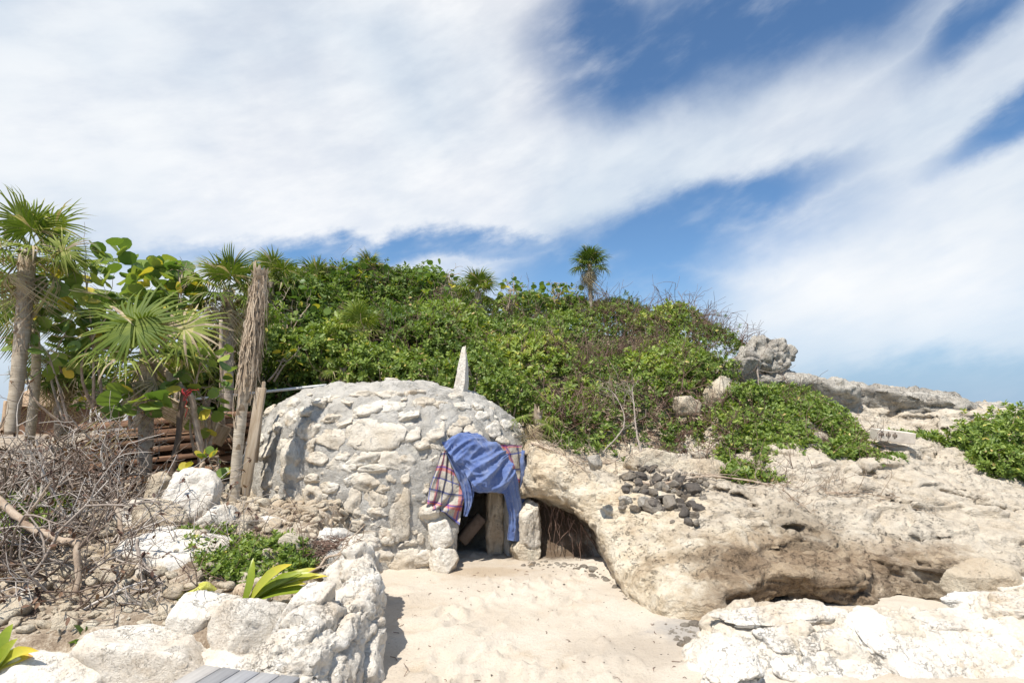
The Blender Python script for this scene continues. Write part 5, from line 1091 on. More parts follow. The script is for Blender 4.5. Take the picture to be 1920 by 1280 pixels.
sea_grape('sea grape shrub crowning the highest part of the ridge', at(660, 590, 12.3), at(668, 535, 12.3), (0.95, 0.6, 0.52), 240, 0.115, 66, objects=False, group='sea grapes on the ridge')
sea_grape('upright sea grape on the ridge in the middle of the skyline', at(815, 585, 12.2), at(818, 532, 12.2), (0.45, 0.4, 0.52), 120, 0.115, 67, objects=False, group='sea grapes on the ridge')
sea_grape('low round-leaved sea grape on the ridge left of the lone palm', at(1045, 590, 11.8), at(1045, 555, 11.8), (0.55, 0.4, 0.30), 130, 0.10, 68, objects=False, group='sea grapes on the ridge')
sea_grape('sea grape shrub on the ridge between upright one and lone palm', at(955, 590, 11.8), at(958, 550, 11.8), (0.30, 0.3, 0.34), 70, 0.10, 69, objects=False, group='sea grapes on the ridge')
sea_grape('leafy sea grape bush at the left foot of the hill', at(540, 700, 10), at(540, 610, 10.4), (0.75, 0.5, 0.75), 260, 0.115, 70, objects=False, group='sea grapes on the ridge', old=0.03)
sea_grape('green bush low behind the lumber pile', at(310, 760, 9.2), at(310, 742, 9.2), (0.8, 0.4, 0.22), 150, 0.10, 71, objects=False, cat='bush', name='bush')
sea_grape('green bush before the distant white house', at(205, 770, 9.4), at(205, 742, 9.4), (0.45, 0.4, 0.30), 110, 0.10, 72, objects=False, cat='bush', name='bush')
def leafy_bush(label, base, centre, rad, n, ls, seed, tint0=0.42, group='green bushes behind the left grove'):
    r = np.random.default_rng(seed); base, centre = np.asarray(base, float), np.asarray(centre, float); t = thing('bush', label, 'bush', base, group)
    g = Geo()
    for _ in range(7): d = r.normal(size=3); d[2] = abs(d[2]); e = centre + d / np.linalg.norm(d) * rad * 0.8; addtube(g, bez([base, (base + e) / 2 + r.normal(size=3) * 0.08, e], 7) - base, np.linspace(0.014, 0.004, 7), 5, tint=0.5)
    V, Fl, T = g.get(); link('branches', mk_mesh('branches', V, Fl, MAT['branch_wood'], True, T), t)
    d = r.normal(size=(n, 3)); d /= np.linalg.norm(d, axis=1)[:, None]; lump = 1 + 0.45 * pn(d, 1.9, seed) + 0.2 * pn(d, 4.5, seed + 1); P = centre - base + d * (r.uniform(0.3, 1, n) ** 0.45 * lump)[:, None] * rad
    g = Geo(); scatter_sprigs(g, P, d + (0, 0, 0.6) + r.normal(size=d.shape) * 0.4, ls * r.uniform(0.75, 1.3, n), tint0 + 0.12 * pn(d, 2.0, seed), r, temps); V, Fl, T = g.get(); link('foliage', mk_mesh('foliage', V, Fl, MAT['shrub_leaf'], False, T), t)
leafy_bush('tall bright bush filling the gap behind the dead stump', at(470, 760, 9.0), at(468, 655, 9.2), (0.62, 0.5, 0.75), 520, 0.085, 81)
leafy_bush('bright green bush between the shaggy palm and the broad fans', at(390, 770, 8.8), at(385, 680, 8.9), (0.55, 0.5, 0.55), 420, 0.08, 82, 0.46)
leafy_bush('low light green bush under the sea grape tree', at(330, 775, 8.9), at(325, 725, 8.9), (0.60, 0.45, 0.28), 300, 0.075, 83, 0.46)
leafy_bush('leafy bush hanging over the lumber at the far left', at(120, 790, 9.8), at(150, 700, 9.8), (0.55, 0.4, 0.40), 240, 0.08, 84, 0.4)
leafy_bush('dark bush on the ridge behind the stump top', at(530, 640, 11.0), at(540, 570, 11.2), (0.85, 0.6, 0.65), 520, 0.095, 85, 0.36)
leafy_bush('bright bush on the hill just above the dome crest', at(600, 715, 9.2), at(605, 665, 9.4), (0.75, 0.5, 0.45), 420, 0.085, 86, 0.48)
leafy_bush('small-leaved bush hugging the dome crest left of the spike', at(800, 735, 8.6), at(800, 705, 8.75), (0.62, 0.35, 0.32), 420, 0.062, 87, 0.46, 'bushes behind the dome')
leafy_bush('small-leaved bush right behind the pointed spike', at(890, 745, 8.3), at(895, 705, 8.5), (0.50, 0.35, 0.38), 420, 0.058, 88, 0.44, 'bushes behind the dome')
leafy_bush('small-leaved bush at the right shoulder of the dome', at(960, 790, 7.9), at(955, 745, 8.1), (0.42, 0.35, 0.36), 380, 0.055, 89, 0.42, 'bushes behind the dome')
leafy_bush('broad-leaved bush behind the dome crest above the white stone', at(710, 725, 8.9), at(712, 690, 9.0), (0.60, 0.35, 0.36), 360, 0.075, 90, 0.46, 'bushes behind the dome')
for px, py, Y, rd, lab in [(1835,828,7.9,(0.40,0.35,0.30),'rounded glossy bush left of the corner shrubs on the shelf'),(1905,805,8.0,(0.50,0.4,0.36),'taller glossy bush at the right edge of the picture'),(1885,858,7.3,(0.36,0.3,0.22),'low glossy bush lapping onto the bare shelf at the right')]:
    leafy_bush(lab, at(px, py + 30, Y), at(px, py + 8, Y), rd, 330, 0.058, int(px), 0.44, 'glossy bushes at the right edge')
leafy_bush('small bush tucked under the jutting block', at(1330, 720, 8.6), at(1330, 700, 8.7), (0.45, 0.3, 0.28), 300, 0.055, 95, 0.42, 'bushes round the jutting block')
leafy_bush('small bush right below the rounded grey ledge', at(1400, 765, 8.2), at(1400, 748, 8.25), (0.40, 0.3, 0.22), 280, 0.055, 96, 0.44, 'bushes round the jutting block')
sea_grape('single sea grape twig leaning from behind the dome', at(500, 715, 8.8), at(545, 668, 8.8), (0.22, 0.12, 0.12), 9, 0.14, 73, stems=2, old=0.5)

# ---- dead brush heap at the left
rng = np.random.default_rng(81); g = Geo(); gl = Geo()
for k in range(380):
    px, py = rng.uniform(-60, 270), rng.uniform(800, 1180); Y = np.interp(py, [800, 900, 1000, 1100, 1180], [7.3, 6.2, 5.2, 4.5, 4.1]) * rng.uniform(0.97, 1.03)
    if px > 160 and py < 860: continue
    if px > 60 and py > 1060 and rng.random() < 0.6: continue
    p = at(px, py, Y); p[2] = max(p[2] * 0.5 + 0.5 * ground_z(np.array([p[0]]), np.array([p[1]]))[0], ground_z(np.array([p[0]]), np.array([p[1]]))[0]) - 0.02
    tips = []; grow(g, p, rng.normal(size=3) * (1, 0.8, 0.55) + (0.1, -0.1, 0.45), rng.uniform(0.3, 0.85), rng.uniform(0.005, 0.016), 2, rng, 0.45, (2, 4), rng.uniform(0.1, 1.0) ** 1.4, 4, tips=tips)
    for q, d in tips:
        if rng.random() < 0.45:
            m = rng.integers(1, 4); inst(gl, LEAF_V, LEAF_F, frames(rng.normal(size=(m, 3)) + (0, 0, -0.5), rng) * 0.05, np.repeat(q[None], m, 0), rng.random(m))
V, Fl, T = g.get(); tag(link('dead_brush', mk_mesh('dead_brush', V, Fl, MAT['dead_wood'], True, T)), 'tangled heap of grey dead branches and twigs at the left', 'brush', kind='stuff')
g = Geo()
for (px, py, Y, n_) in [(420,1010,5.0,26),(350,1060,4.7,16),(500,1040,4.9,18),(300,1030,4.8,14),(230,1060,4.5,14)]:
    for _ in range(n_):
        p = at(px + rng.normal() * 40, py + rng.normal() * 16, Y); tips = []
        grow(g, p, rng.normal(size=3) * (1, 0.8, 0.5) + (0.1, 0, 0.3), rng.uniform(0.15, 0.4), rng.uniform(0.003, 0.006), 1, rng, 0.5, (2, 5), rng.random(), 3, tips=tips)
        for q, d in tips:
            if rng.random() < 0.2: m = 2; inst(gl, LEAF_V, LEAF_F, frames(rng.normal(size=(m, 3)) + (0, 0, -0.5), rng) * 0.055, np.repeat(q[None], m, 0), rng.random(m))
V, Fl, T = g.get(); tag(link('dead_twigs', mk_mesh('dead_twigs', V, Fl, MAT['dead_wood'], True, T)), 'thin dead twigs strewn over the planter rubble', 'twigs', kind='stuff')
V, Fl, T = gl.get(); tag(link('withered_leaves', mk_mesh('withered_leaves', V, Fl, MAT['dry_leaf'], False, T)), 'withered brown leaves caught in the dead brush', 'leaves', kind='stuff')
def branch(label, pts, r0, r1, mat='branch_wood', cat='branch', name='dead_branch', twigs=4, seed=0, sides=8):
    r = np.random.default_rng(seed + 900); P = bez([at(*q) for q in pts], 26); P = P + np.cumsum(r.normal(size=P.shape) * 0.004, 0); g = Geo(); addtube(g, P, np.linspace(r0, r1, 26), sides, jitter=0.07, rng=r, tint=0.5)
    for _ in range(twigs):
        i = r.integers(6, 25); grow(g, P[i], (P[i] - P[i - 1]) / (np.linalg.norm(P[i] - P[i - 1]) + 1e-9) + r.normal(size=3) * 0.7, r.uniform(0.15, 0.4), r1 * 0.6, 1, r, 0.4, (1, 4), 0.5, 4)
    V, Fl, T = g.get(); b = V.mean(0); b[2] = V[:, 2].min(); o = link(name, mk_mesh(name, V - b, Fl, MAT[mat], True, T), None, b); return tag(o, label, cat)
branch('thick pale dead bough slanting down from the left edge', [(-40,905,4.5),(40,975,4.4),(90,1000,4.35),(150,1020,4.3)], 0.030, 0.022, seed=1)
branch('upright dead stem hanging from the thick pale bough', [(146,1010,4.3),(148,1080,4.25),(140,1150,4.2),(150,1190,4.15)], 0.020, 0.019, seed=2, twigs=2)
branch('upright grey stem rising through the rubble', [(217,935,4.9),(222,1000,4.8),(220,1060,4.7),(236,1095,4.6)], 0.018, 0.020, seed=3, twigs=3)
branch('forked white driftwood branch lying over the planter', [(258,1010,4.4),(265,1045,4.35),(305,1090,4.25),(310,1140,4.2)], 0.012, 0.020, 'dead_wood', seed=4, twigs=6)
branch('brown curved root at the lower left corner', [(-20,1100,4.0),(40,1160,3.95),(75,1185,3.9),(95,1215,3.85)], 0.032, 0.024, seed=5, twigs=3)
branch('long thin dead branch reaching to the stump foot', [(350,920,5.3),(380,985,5.1),(420,1030,5.0),(450,1060,4.9)], 0.010, 0.016, 'dead_wood', seed=6, twigs=5)
branch('fallen brown log under the flat boulder edge', [(255,1215,3.8),(290,1195,3.85),(330,1185,3.9),(360,1150,4.0)], 0.022, 0.016, seed=7, twigs=1)
branch('dead branch lying along the green planter creeper', [(360,1090,4.4),(420,1075,4.45),(470,1060,4.5),(560,1040,4.6)], 0.014, 0.008, 'dead_wood', seed=8, twigs=6)
branch('gnarled stick curling on the planter corner', [(560,1080,4.4),(600,1060,4.45),(612,1040,4.5),(640,1030,4.5)], 0.012, 0.008, seed=9, twigs=3)
branch('pale forked dead branch hanging on the hill flank', [(1205,860,6.9),(1190,800,7.2),(1182,740,7.5),(1184,720,7.6)], 0.013, 0.006, 'dead_wood', seed=10, twigs=8)
branch('thin bare branch reaching over the dry stems of the hill', [(1130,850,6.9),(1170,790,7.2),(1150,735,7.6),(1120,725,7.7)], 0.009, 0.004, 'dead_wood', seed=11, twigs=9)
branch('pale root dangling from the jutting block', [(1418,665,8.7),(1420,700,8.6),(1424,730,8.5),(1432,755,8.4)], 0.016, 0.009, 'dead_wood', seed=12, twigs=3)
branch('slanting pole lashed to the leaning dark post', [(290,672,6.6),(310,695,6.5),(330,712,6.4),(356,738,6.3)], 0.042, 0.035, cat='pole', name='pole', seed=13, twigs=0)
branch('dark wooden post leaning below the red knot', [(345,738,6.25),(335,800,6.2),(325,860,6.15),(317,928,6.1)], 0.032, 0.028, 'dark_post', 'post', 'dark_post', seed=14, twigs=0)
branch('brown prop pole under the red knot', [(355,738,6.3),(366,790,6.35),(374,850,6.4),(378,930,6.45)], 0.035, 0.04, cat='pole', name='pole', seed=15, twigs=0)
branch('broken stick lying at the dark post foot', [(310,945,5.9),(335,915,5.95),(355,900,6.0),(380,870,6.1)], 0.022, 0.018, cat='stick', name='stick', seed=16, twigs=1)
branch('thin straight trunk behind the shaggy palm', [(417,800,7.4),(416,720,7.4),(417,660,7.4),(418,600,7.4)], 0.026, 0.022, 'branch_wood', 'trunk', 'bare_sapling', seed=17, twigs=2)
# bare stalks on the skyline
g = Geo(); r = np.random.default_rng(99)
for k in range(60):
    px = r.uniform(1150, 1430); py = np.interp(px, [1150, 1300, 1430], [590, 600, 645]); p = at(px, py + 14, r.uniform(9.6, 10.6) if px > 1320 else r.uniform(10.6, 11.4))
    grow(g, p, r.normal(size=3) * 0.4 + (0.25, 0, 1), r.uniform(0.12, 0.38), 0.005, 2, r, 0.5, (1, 4), 0.5, 3)
V, Fl, T = g.get(); tag(link('skyline_stalks', mk_mesh('skyline_stalks', V, Fl, MAT['brown_twig'], True, T)), 'bare stalks along the skyline near the jutting block', 'stems', kind='stuff')

# ------------------------------------------------------------------ man-made things and small plants
# strap-leaved plants
def strap_plant(label, base, dirs, L, w_, seed, tint=0.45, name='strap_leaf_plant'):
    r = np.random.default_rng(seed); base = np.asarray(base, float); t = thing(name, label, 'plant', base)
    for d, l, tn in dirs:
        d = np.array(d, float); d /= np.linalg.norm(d); n = 9; s_ = np.linspace(0, 1, n)[:, None]; side = np.cross(d, (0, -0.6, 0.8)); side /= np.linalg.norm(side); nrm_ = np.cross(side, d)
        P = d * l * s_ + np.array((0, 0, -0.28 * l)) * s_ ** 2.2 + side * r.normal() * 0.06 * s_ ** 2
        hw = w_ * np.interp(s_[:, 0], [0, 0.25, 0.6, 0.9, 1], [0.45, 0.8, 1, 0.45, 0.02])[:, None]
        V = np.concatenate([P - side * hw + nrm_ * hw * 0.45, P, P + side * hw + nrm_ * hw * 0.45]); j = np.arange(n - 1)
        F = np.concatenate([np.stack([j, j + 1, n + j + 1, n + j], 1), np.stack([n + j, n + j + 1, 2 * n + j + 1, 2 * n + j], 1)]); T = np.tile(tn + 0.22 * np.linspace(0, 1, n - 1) ** 3, 2)
        link('leaf', mk_mesh('leaf', V, F, MAT['strap_leaf'], True, T), t, r.normal(size=3) * 0.02)
    return t
strap_plant('clump of yellow-green strap leaves lying on the planter wall', at(468, 1128, 3.98), [((0.62,0.1,0.72),0.46,0.35),((0.55,0.0,0.9),0.46,0.66),((0.75,0.1,0.6),0.50,0.4),((0.85,0.15,0.5),0.52,0.5),((0.9,0.1,0.40),0.50,0.3),((0.8,0.0,0.45),0.42,0.55),((0.45,0.1,1.0),0.34,0.3),((0.9,0.15,0.62),0.58,0.6),((0.7,0.0,0.6),0.40,0.25),((0.95,0.1,0.32),0.5,0.45),((0.7,0.15,0.5),0.55,0.55)], 0.5, 0.040, 1)
strap_plant('strap-leaved plant cut by the lower left corner', at(-12, 1262, 3.35), [((0.3,0.1,1),0.34,0.4),((0.55,0.1,0.8),0.30,0.7),((0.0,0.2,1),0.34,0.25),((0.75,0,0.5),0.26,0.75),((0.2,-0.2,0.9),0.3,0.3)], 0.3, 0.04, 2)
def weed(label, p, n, ls, seed, h=0.16):
    r = np.random.default_rng(seed); p = np.asarray(p, float); t = thing('seedling', label, 'plant', p); g = Geo(); Pl = []
    for k in range(3):
        Pp = bez([np.zeros(3), (r.normal() * 0.04, r.normal() * 0.03, h * 0.5), (r.normal() * 0.10, r.normal() * 0.05, h * r.uniform(0.7, 1))], 6); addtube(g, Pp, np.linspace(0.004, 0.002, 6), 4, tint=0.5); Pl += list(Pp[2:])
    V, Fl, T = g.get(); link('stem', mk_mesh('stem', V, Fl, MAT['branch_wood'], True, T), t); Pl = np.array(Pl)[r.integers(0, len(Pl), n)]
    g = Geo(); inst(g, LEAF_V * (1, 1.5, 1), LEAF_F, frames(r.normal(size=(n, 3)) * (1, 1, 0.3) + (0, -0.1, 0.7), r) * ls, Pl, np.clip(0.42 + 0.1 * r.normal(size=n), 0, 0.7)); V, Fl, T = g.get(); link('foliage', mk_mesh('foliage', V, Fl, MAT['shrub_leaf'], False, T), t)
weed('green seedling at the left end of the flat white boulder', at(168, 1245, 3.75), 9, 0.09, 3, 0.2)
weed('thin seedling behind the flat white boulder', at(215, 1215, 3.85), 9, 0.06, 4, 0.16)
weed('tiny seedling at the upright dead stem foot', at(155, 1175, 4.15), 8, 0.05, 5, 0.1)
weed('seedling beside the yellow netting', at(325, 1165, 4.1), 8, 0.05, 6, 0.12)
V, Fq = rock_shape(901, 4, 20, 0.03, (0.15, 0.10, 0.11), 0.85); based('netting_bundle', V @ rotm(0, -0.4, 0).T + at(362, 1130, 4.15), Fq, MAT['netting'], 'crumpled yellow-green netting behind the brown-faced rock', 'netting')
# a shaggy brown husk by the strap leaves
g = Geo(); fibres(g, np.array([at(445, 1130, 4.2), at(460, 1105, 4.2), at(478, 1095, 4.25)]), 0.05, 130, 7, (0.05, 0.16), 0.6, 0.004); V0, F0 = rock_shape(902, 3, 20, 0.08, (0.09, 0.06, 0.08), 0.85); g.add(V0 + at(460, 1118, 4.22), F0, 0.4)
V, Fl, T = g.get(); based('fibrous_husk', V, Fl, MAT['fibre'], 'shaggy brown husk left of the strap leaves', 'husk', tint=T)
g = Geo(); r = np.random.default_rng(5)
for _ in range(260):
    p = at(625 + r.normal() * 26, 1024 + r.normal() * 7, 4.75) + (0, r.normal() * 0.08, 0); m = 4; q = p + np.cumsum(r.normal(size=(m, 3)) * (0.03, 0.02, 0.012), 0); addtube(g, q, 0.003, 3, cap=False, tint=r.random())
V, Fl, T = g.get(); tag(link('dried_seaweed', mk_mesh('dried_seaweed', V, Fl, MAT['brown_twig'], True, T)), 'mat of dried brown weed on the planter corner', 'weed', kind='stuff')

# lumber pile
rp = random.Random(17); dirx = np.array((1.0, 0.12, 0.06)); dirx /= np.linalg.norm(dirx)
base_l = at(60, 872, 7.6); names = ['lowest', 'second', 'third', 'fourth', 'fifth', 'sixth', 'top']
rows = ['front', 'middle', 'rear']; tones = {}
for lay in range(7):
    for col_ in range(3):
        L = rp.uniform(1.9, 2.9) - 0.12 * lay; Vp, Fp = bevel_box(L, rp.uniform(0.17, 0.23), rp.uniform(0.045, 0.085), 0.006, lay * 5 + col_, 0.004)
        c = np.array((base_l[0] + 1.25 + rp.uniform(-0.2, 0.25) + 0.08 * lay, 7.75 + 0.27 * col_ + rp.uniform(-0.03, 0.03), 0.74 + 0.125 * lay + 0.03 * col_ + rp.uniform(-0.01, 0.01)))
        o = link('plank', mk_mesh('plank', Vp, Fp, MAT['red_plank'], False), None, c, (rp.uniform(-0.06, 0.06), -0.09 + rp.uniform(-0.03, 0.03), 0.10 + rp.uniform(-0.05, 0.05)))
        tag(o, f'red-brown plank, {rows[col_]} one in the {names[lay]} layer of the lumber pile behind the palms', 'plank', 'planks stacked in the lumber pile')
Vp, Fp = bevel_box(1.3, 0.02, 0.30, 0.004); o = link('board', mk_mesh('board', Vp, Fp, MAT['weather_board'], False), None, at(335, 775, 7.3), (0.5, 0.5, 0.3)); tag(o, 'tilted grey-brown board on the lumber pile behind the dark post', 'board')
# weathered board and stake against the dome
Vp, Fp = bevel_box(0.14, 0.025, 1.15, 0.006, 2, 0.003); o = link('board', mk_mesh('board', Vp, Fp, MAT['weather_board'], False), None, at(474, 826, 6.25), (-0.05, 0.08, -0.35)); tag(o, 'weathered upright board leaning on the dome behind the stump', 'board')
Vp, Fp = bevel_box(0.035, 0.035, 0.9, 0.006, 3, 0.002); o = link('stake', mk_mesh('stake', Vp, Fp, MAT['weather_board'], False), None, at(488, 790, 6.45), (-0.03, 0.03, 0.2)); tag(o, 'thin square stake beside the weathered board', 'stake')
# pipe
def rod(name, a, b, r_, mat, label, cat):
    P = np.linspace(a, b, 6); V, Fs = tube(P, r_, 10); return based(name, V, Fs, MAT[mat], label, cat)
rod('pipe', at(300, 755, 8.6), at(612, 722, 8.6), 0.022, 'pipe_white', 'long white plastic pipe running behind the dome and stump', 'pipe')
# red cord knot
g = Geo(); r = np.random.default_rng(12); c = at(350, 733, 6.15)
for k in range(3):
    th = np.linspace(0, 2 * math.pi, 15); q = c + np.stack([0.045 * np.cos(th), 0.04 * np.sin(th), 0.025 * np.sin(th * 2 + k) + (k - 2) * 0.012], 1); addtube(g, q, 0.005, 5, cap=False, tint=0.5)
for d in ((0.01, 0, -0.28), (0.13, 0, 0.02), (-0.02, 0, -0.1)):
    s_ = np.linspace(0, 1, 8)[:, None]; addtube(g, c + np.array(d) * s_ + r.normal(size=(8, 3)) * 0.008, 0.004, 5, tint=0.5)
V, Fl, T = g.get(); based('red_cord', V, Fl, MAT['red_cord'], 'red cord knotted round the lashed poles', 'cord')
# slatted bench end
bench = thing('slatted_bench', 'weathered grey slatted bench top cut by the bottom edge', 'bench', at(430, 1290, 2.95) - (0, 0, 0.35))
Vp, Fp = bevel_box(0.104, 1.0, 0.03, 0.003); sl = mk_mesh('slat', Vp, Fp, MAT['grey_slat'], False)
a0, a1 = at(352, 1252, 3.08), at(545, 1288, 2.95)
for k in range(5):
    c = np.array((a0[0] + 0.03 + 0.108 * k, 2.54 - 0.027 * k, 0.335)) - np.array(bench.location); link('slat', sl, bench, c, (0, 0.02, -0.25))
for sy in (-0.35, 0.35):
    Vp, Fp = bevel_box(0.66, 0.05, 0.05, 0.004); link('rail', mk_mesh('rail', Vp, Fp, MAT['grey_slat'], False), bench, np.array((a0[0] + 0.32, 2.46 + sy, 0.292)) - np.array(bench.location), (0, 0, -0.25))
for sx in (0, 1):
    for sy in (-0.35, 0.35):
        Vp, Fp = bevel_box(0.05, 0.05, 0.30, 0.004); link('leg', mk_mesh('leg', Vp, Fp, MAT['grey_slat'], False), bench, np.array((a0[0] + 0.08 + 0.5 * sx + 0.25 * sy * 0.6, 2.54 - 0.08 - 0.13 * sx + sy, 0.12)) - np.array(bench.location))

# distant hut and house
hut = thing('thatched_hut', 'thatched beach hut far behind the left palms', 'hut', at(100, 772, 26) - (0, 0, 1.7)); hb = np.array(hut.location)
ap = at(98, 704, 26) - hb; eave = at(40, 752, 26) - hb; W_ = abs(at(165, 752, 26)[0] - at(38, 752, 26)[0]) / 2; n = 16; th = np.arange(n) * 2 * math.pi / n
ringA = np.stack([np.cos(th) * W_, np.sin(th) * W_, np.full(n, eave[2])], 1); ringB = ringA * (0.55, 0.55, 1); ringB[:, 2] = eave[2] + (ap[2] - eave[2]) * 0.52; ringC = ringA * (0.06, 0.06, 1); ringC[:, 2] = ap[2]
V = np.concatenate([ringA * (1, 1, 1) - (0, 0, 0.25), ringA, ringB, ringC, [(0, 0, ap[2] + 0.05)]]); k = np.arange(n); k2 = (k + 1) % n
Fq = np.concatenate([np.stack([i * n + k, i * n + k2, (i + 1) * n + k2, (i + 1) * n + k], 1) for i in range(3)]); Ft = np.stack([3 * n + k, 3 * n + k2, np.full(n, 4 * n)], 1)
link('roof', mk_mesh('roof', V, [Fq, Ft], MAT['thatch'], False), hut)
Vp, Fp = bevel_box(W_ * 1.25, W_ * 1.25, eave[2] + 0.3, 0.02); link('wall', mk_mesh('wall', Vp, Fp, MAT['red_plank'], False), hut, (0, 0, (eave[2] + 0.3) / 2 - 0.3))
for sx in (-1, 1): Vp, Fp = bevel_box(0.15, 0.15, eave[2] + 0.4, 0.02); link('post', mk_mesh('post', Vp, Fp, MAT['thatch'], False), hut, (sx * W_ * 0.8, -W_ * 0.7, eave[2] / 2 - 0.2))
house = thing('white_house', 'low white house with a dark window band far behind the palms', 'house', at(185, 772, 30) - (0, 0, 1.7)); hb = np.array(house.location); zt = at(185, 722, 30)[2] - hb[2]
for nm, sz, c, mt in [('wall', (5.0, 3.0, zt), (0, 0, zt / 2), 'render_white'), ('roof', (5.4, 3.4, 0.18), (0, 0, zt + 0.09), 'weather_board'), ('window', (1.1, 0.06, 0.8), (-1.2, -1.51, zt - 0.65), 'window_dark'), ('window', (1.1, 0.06, 0.8), (0.6, -1.51, zt - 0.65), 'window_dark'), ('upper_panel', (5.1, 0.05, 0.5), (0, -1.55, zt - 0.05), 'weather_board')]:
    Vp, Fp = bevel_box(*sz, 0.02); link(nm, mk_mesh(nm, Vp, Fp, MAT[mt], False), house, c)

# ---- blankets thrown over the doorway
m, t = new_mat('blue_cloth'); p = pos(t); uv = t.n('ShaderNodeTexCoord').outputs['UV']
n1 = t.noise(p, 7, 4); n2 = t.noise(t.scale(uv, (220, 220, 1)), 1.0, 2); wear = t.noise(t.vm('ADD', p, (3, 2, 1)), 14, 6, 0.7)
col = t.ramp(n1, [(0.3, (0.07, 0.11, 0.27)), (0.5, (0.105, 0.155, 0.33)), (0.7, (0.16, 0.21, 0.37))]); col = t.mix(t.m('MULTIPLY', t.sstep(wear, 0.50, 0.72), 0.5), col, (0.30, 0.31, 0.38))
bs = t.n('ShaderNodeBsdfPrincipled', {'Base Color': col, 'Roughness': 0.95, 'Specular IOR Level': 0.1, 'Sheen Weight': 0.35, 'Normal': t.n('ShaderNodeBump', {'Height': t.m('ADD', n2, wear), 'Strength': 0.4, 'Distance': 0.006}).outputs[0]}).outputs[0]
t.n('ShaderNodeOutputMaterial', {'Surface': bs}); MAT['blue_cloth'] = m
m, t = new_mat('plaid_cloth'); uv = t.n('ShaderNodeTexCoord').outputs['UV']; sx_, sy_, _z = t.n('ShaderNodeSeparateXYZ', {0: uv}).outputs
def band_(c, per, off, wd): return t.m('LESS_THAN', t.m('ABSOLUTE', t.m('SUBTRACT', t.m('FRACT', t.m('ADD', t.m('DIVIDE', c, per), off)), 0.5)), wd)
base_c = t.ramp(t.noise(t.scale(uv, (60, 60, 1)), 1, 4), [(0.3, (0.34, 0.30, 0.25)), (0.6, (0.47, 0.43, 0.37))])
def soft(c, f, a): return t.mix(t.m('MULTIPLY', f, a), c, base_c)
col = base_c
for c_ in (sx_, sy_):
    col = t.mix(t.m('MULTIPLY', band_(c_, 0.42, 0.15, 0.075), 0.5), col, (0.50, 0.035, 0.05))
    col = t.mix(t.m('MULTIPLY', band_(c_, 0.14, 0.35, 0.06), 0.75), col, (0.045, 0.075, 0.30))
    col = t.mix(t.m('MULTIPLY', band_(c_, 0.42, 0.80, 0.045), 0.5), col, (0.06, 0.06, 0.07))
col = t.mix(t.sstep(t.m('ABSOLUTE', t.m('SUBTRACT', sy_, 0.0)), 0.016, 0.010), col, (0.07, 0.06, 0.06))
finish(t, col, 0.95, t.noise(t.scale(uv, (300, 300, 1)), 1, 2), 0.4, 0.004, 0.1); MAT['plaid_cloth'] = m
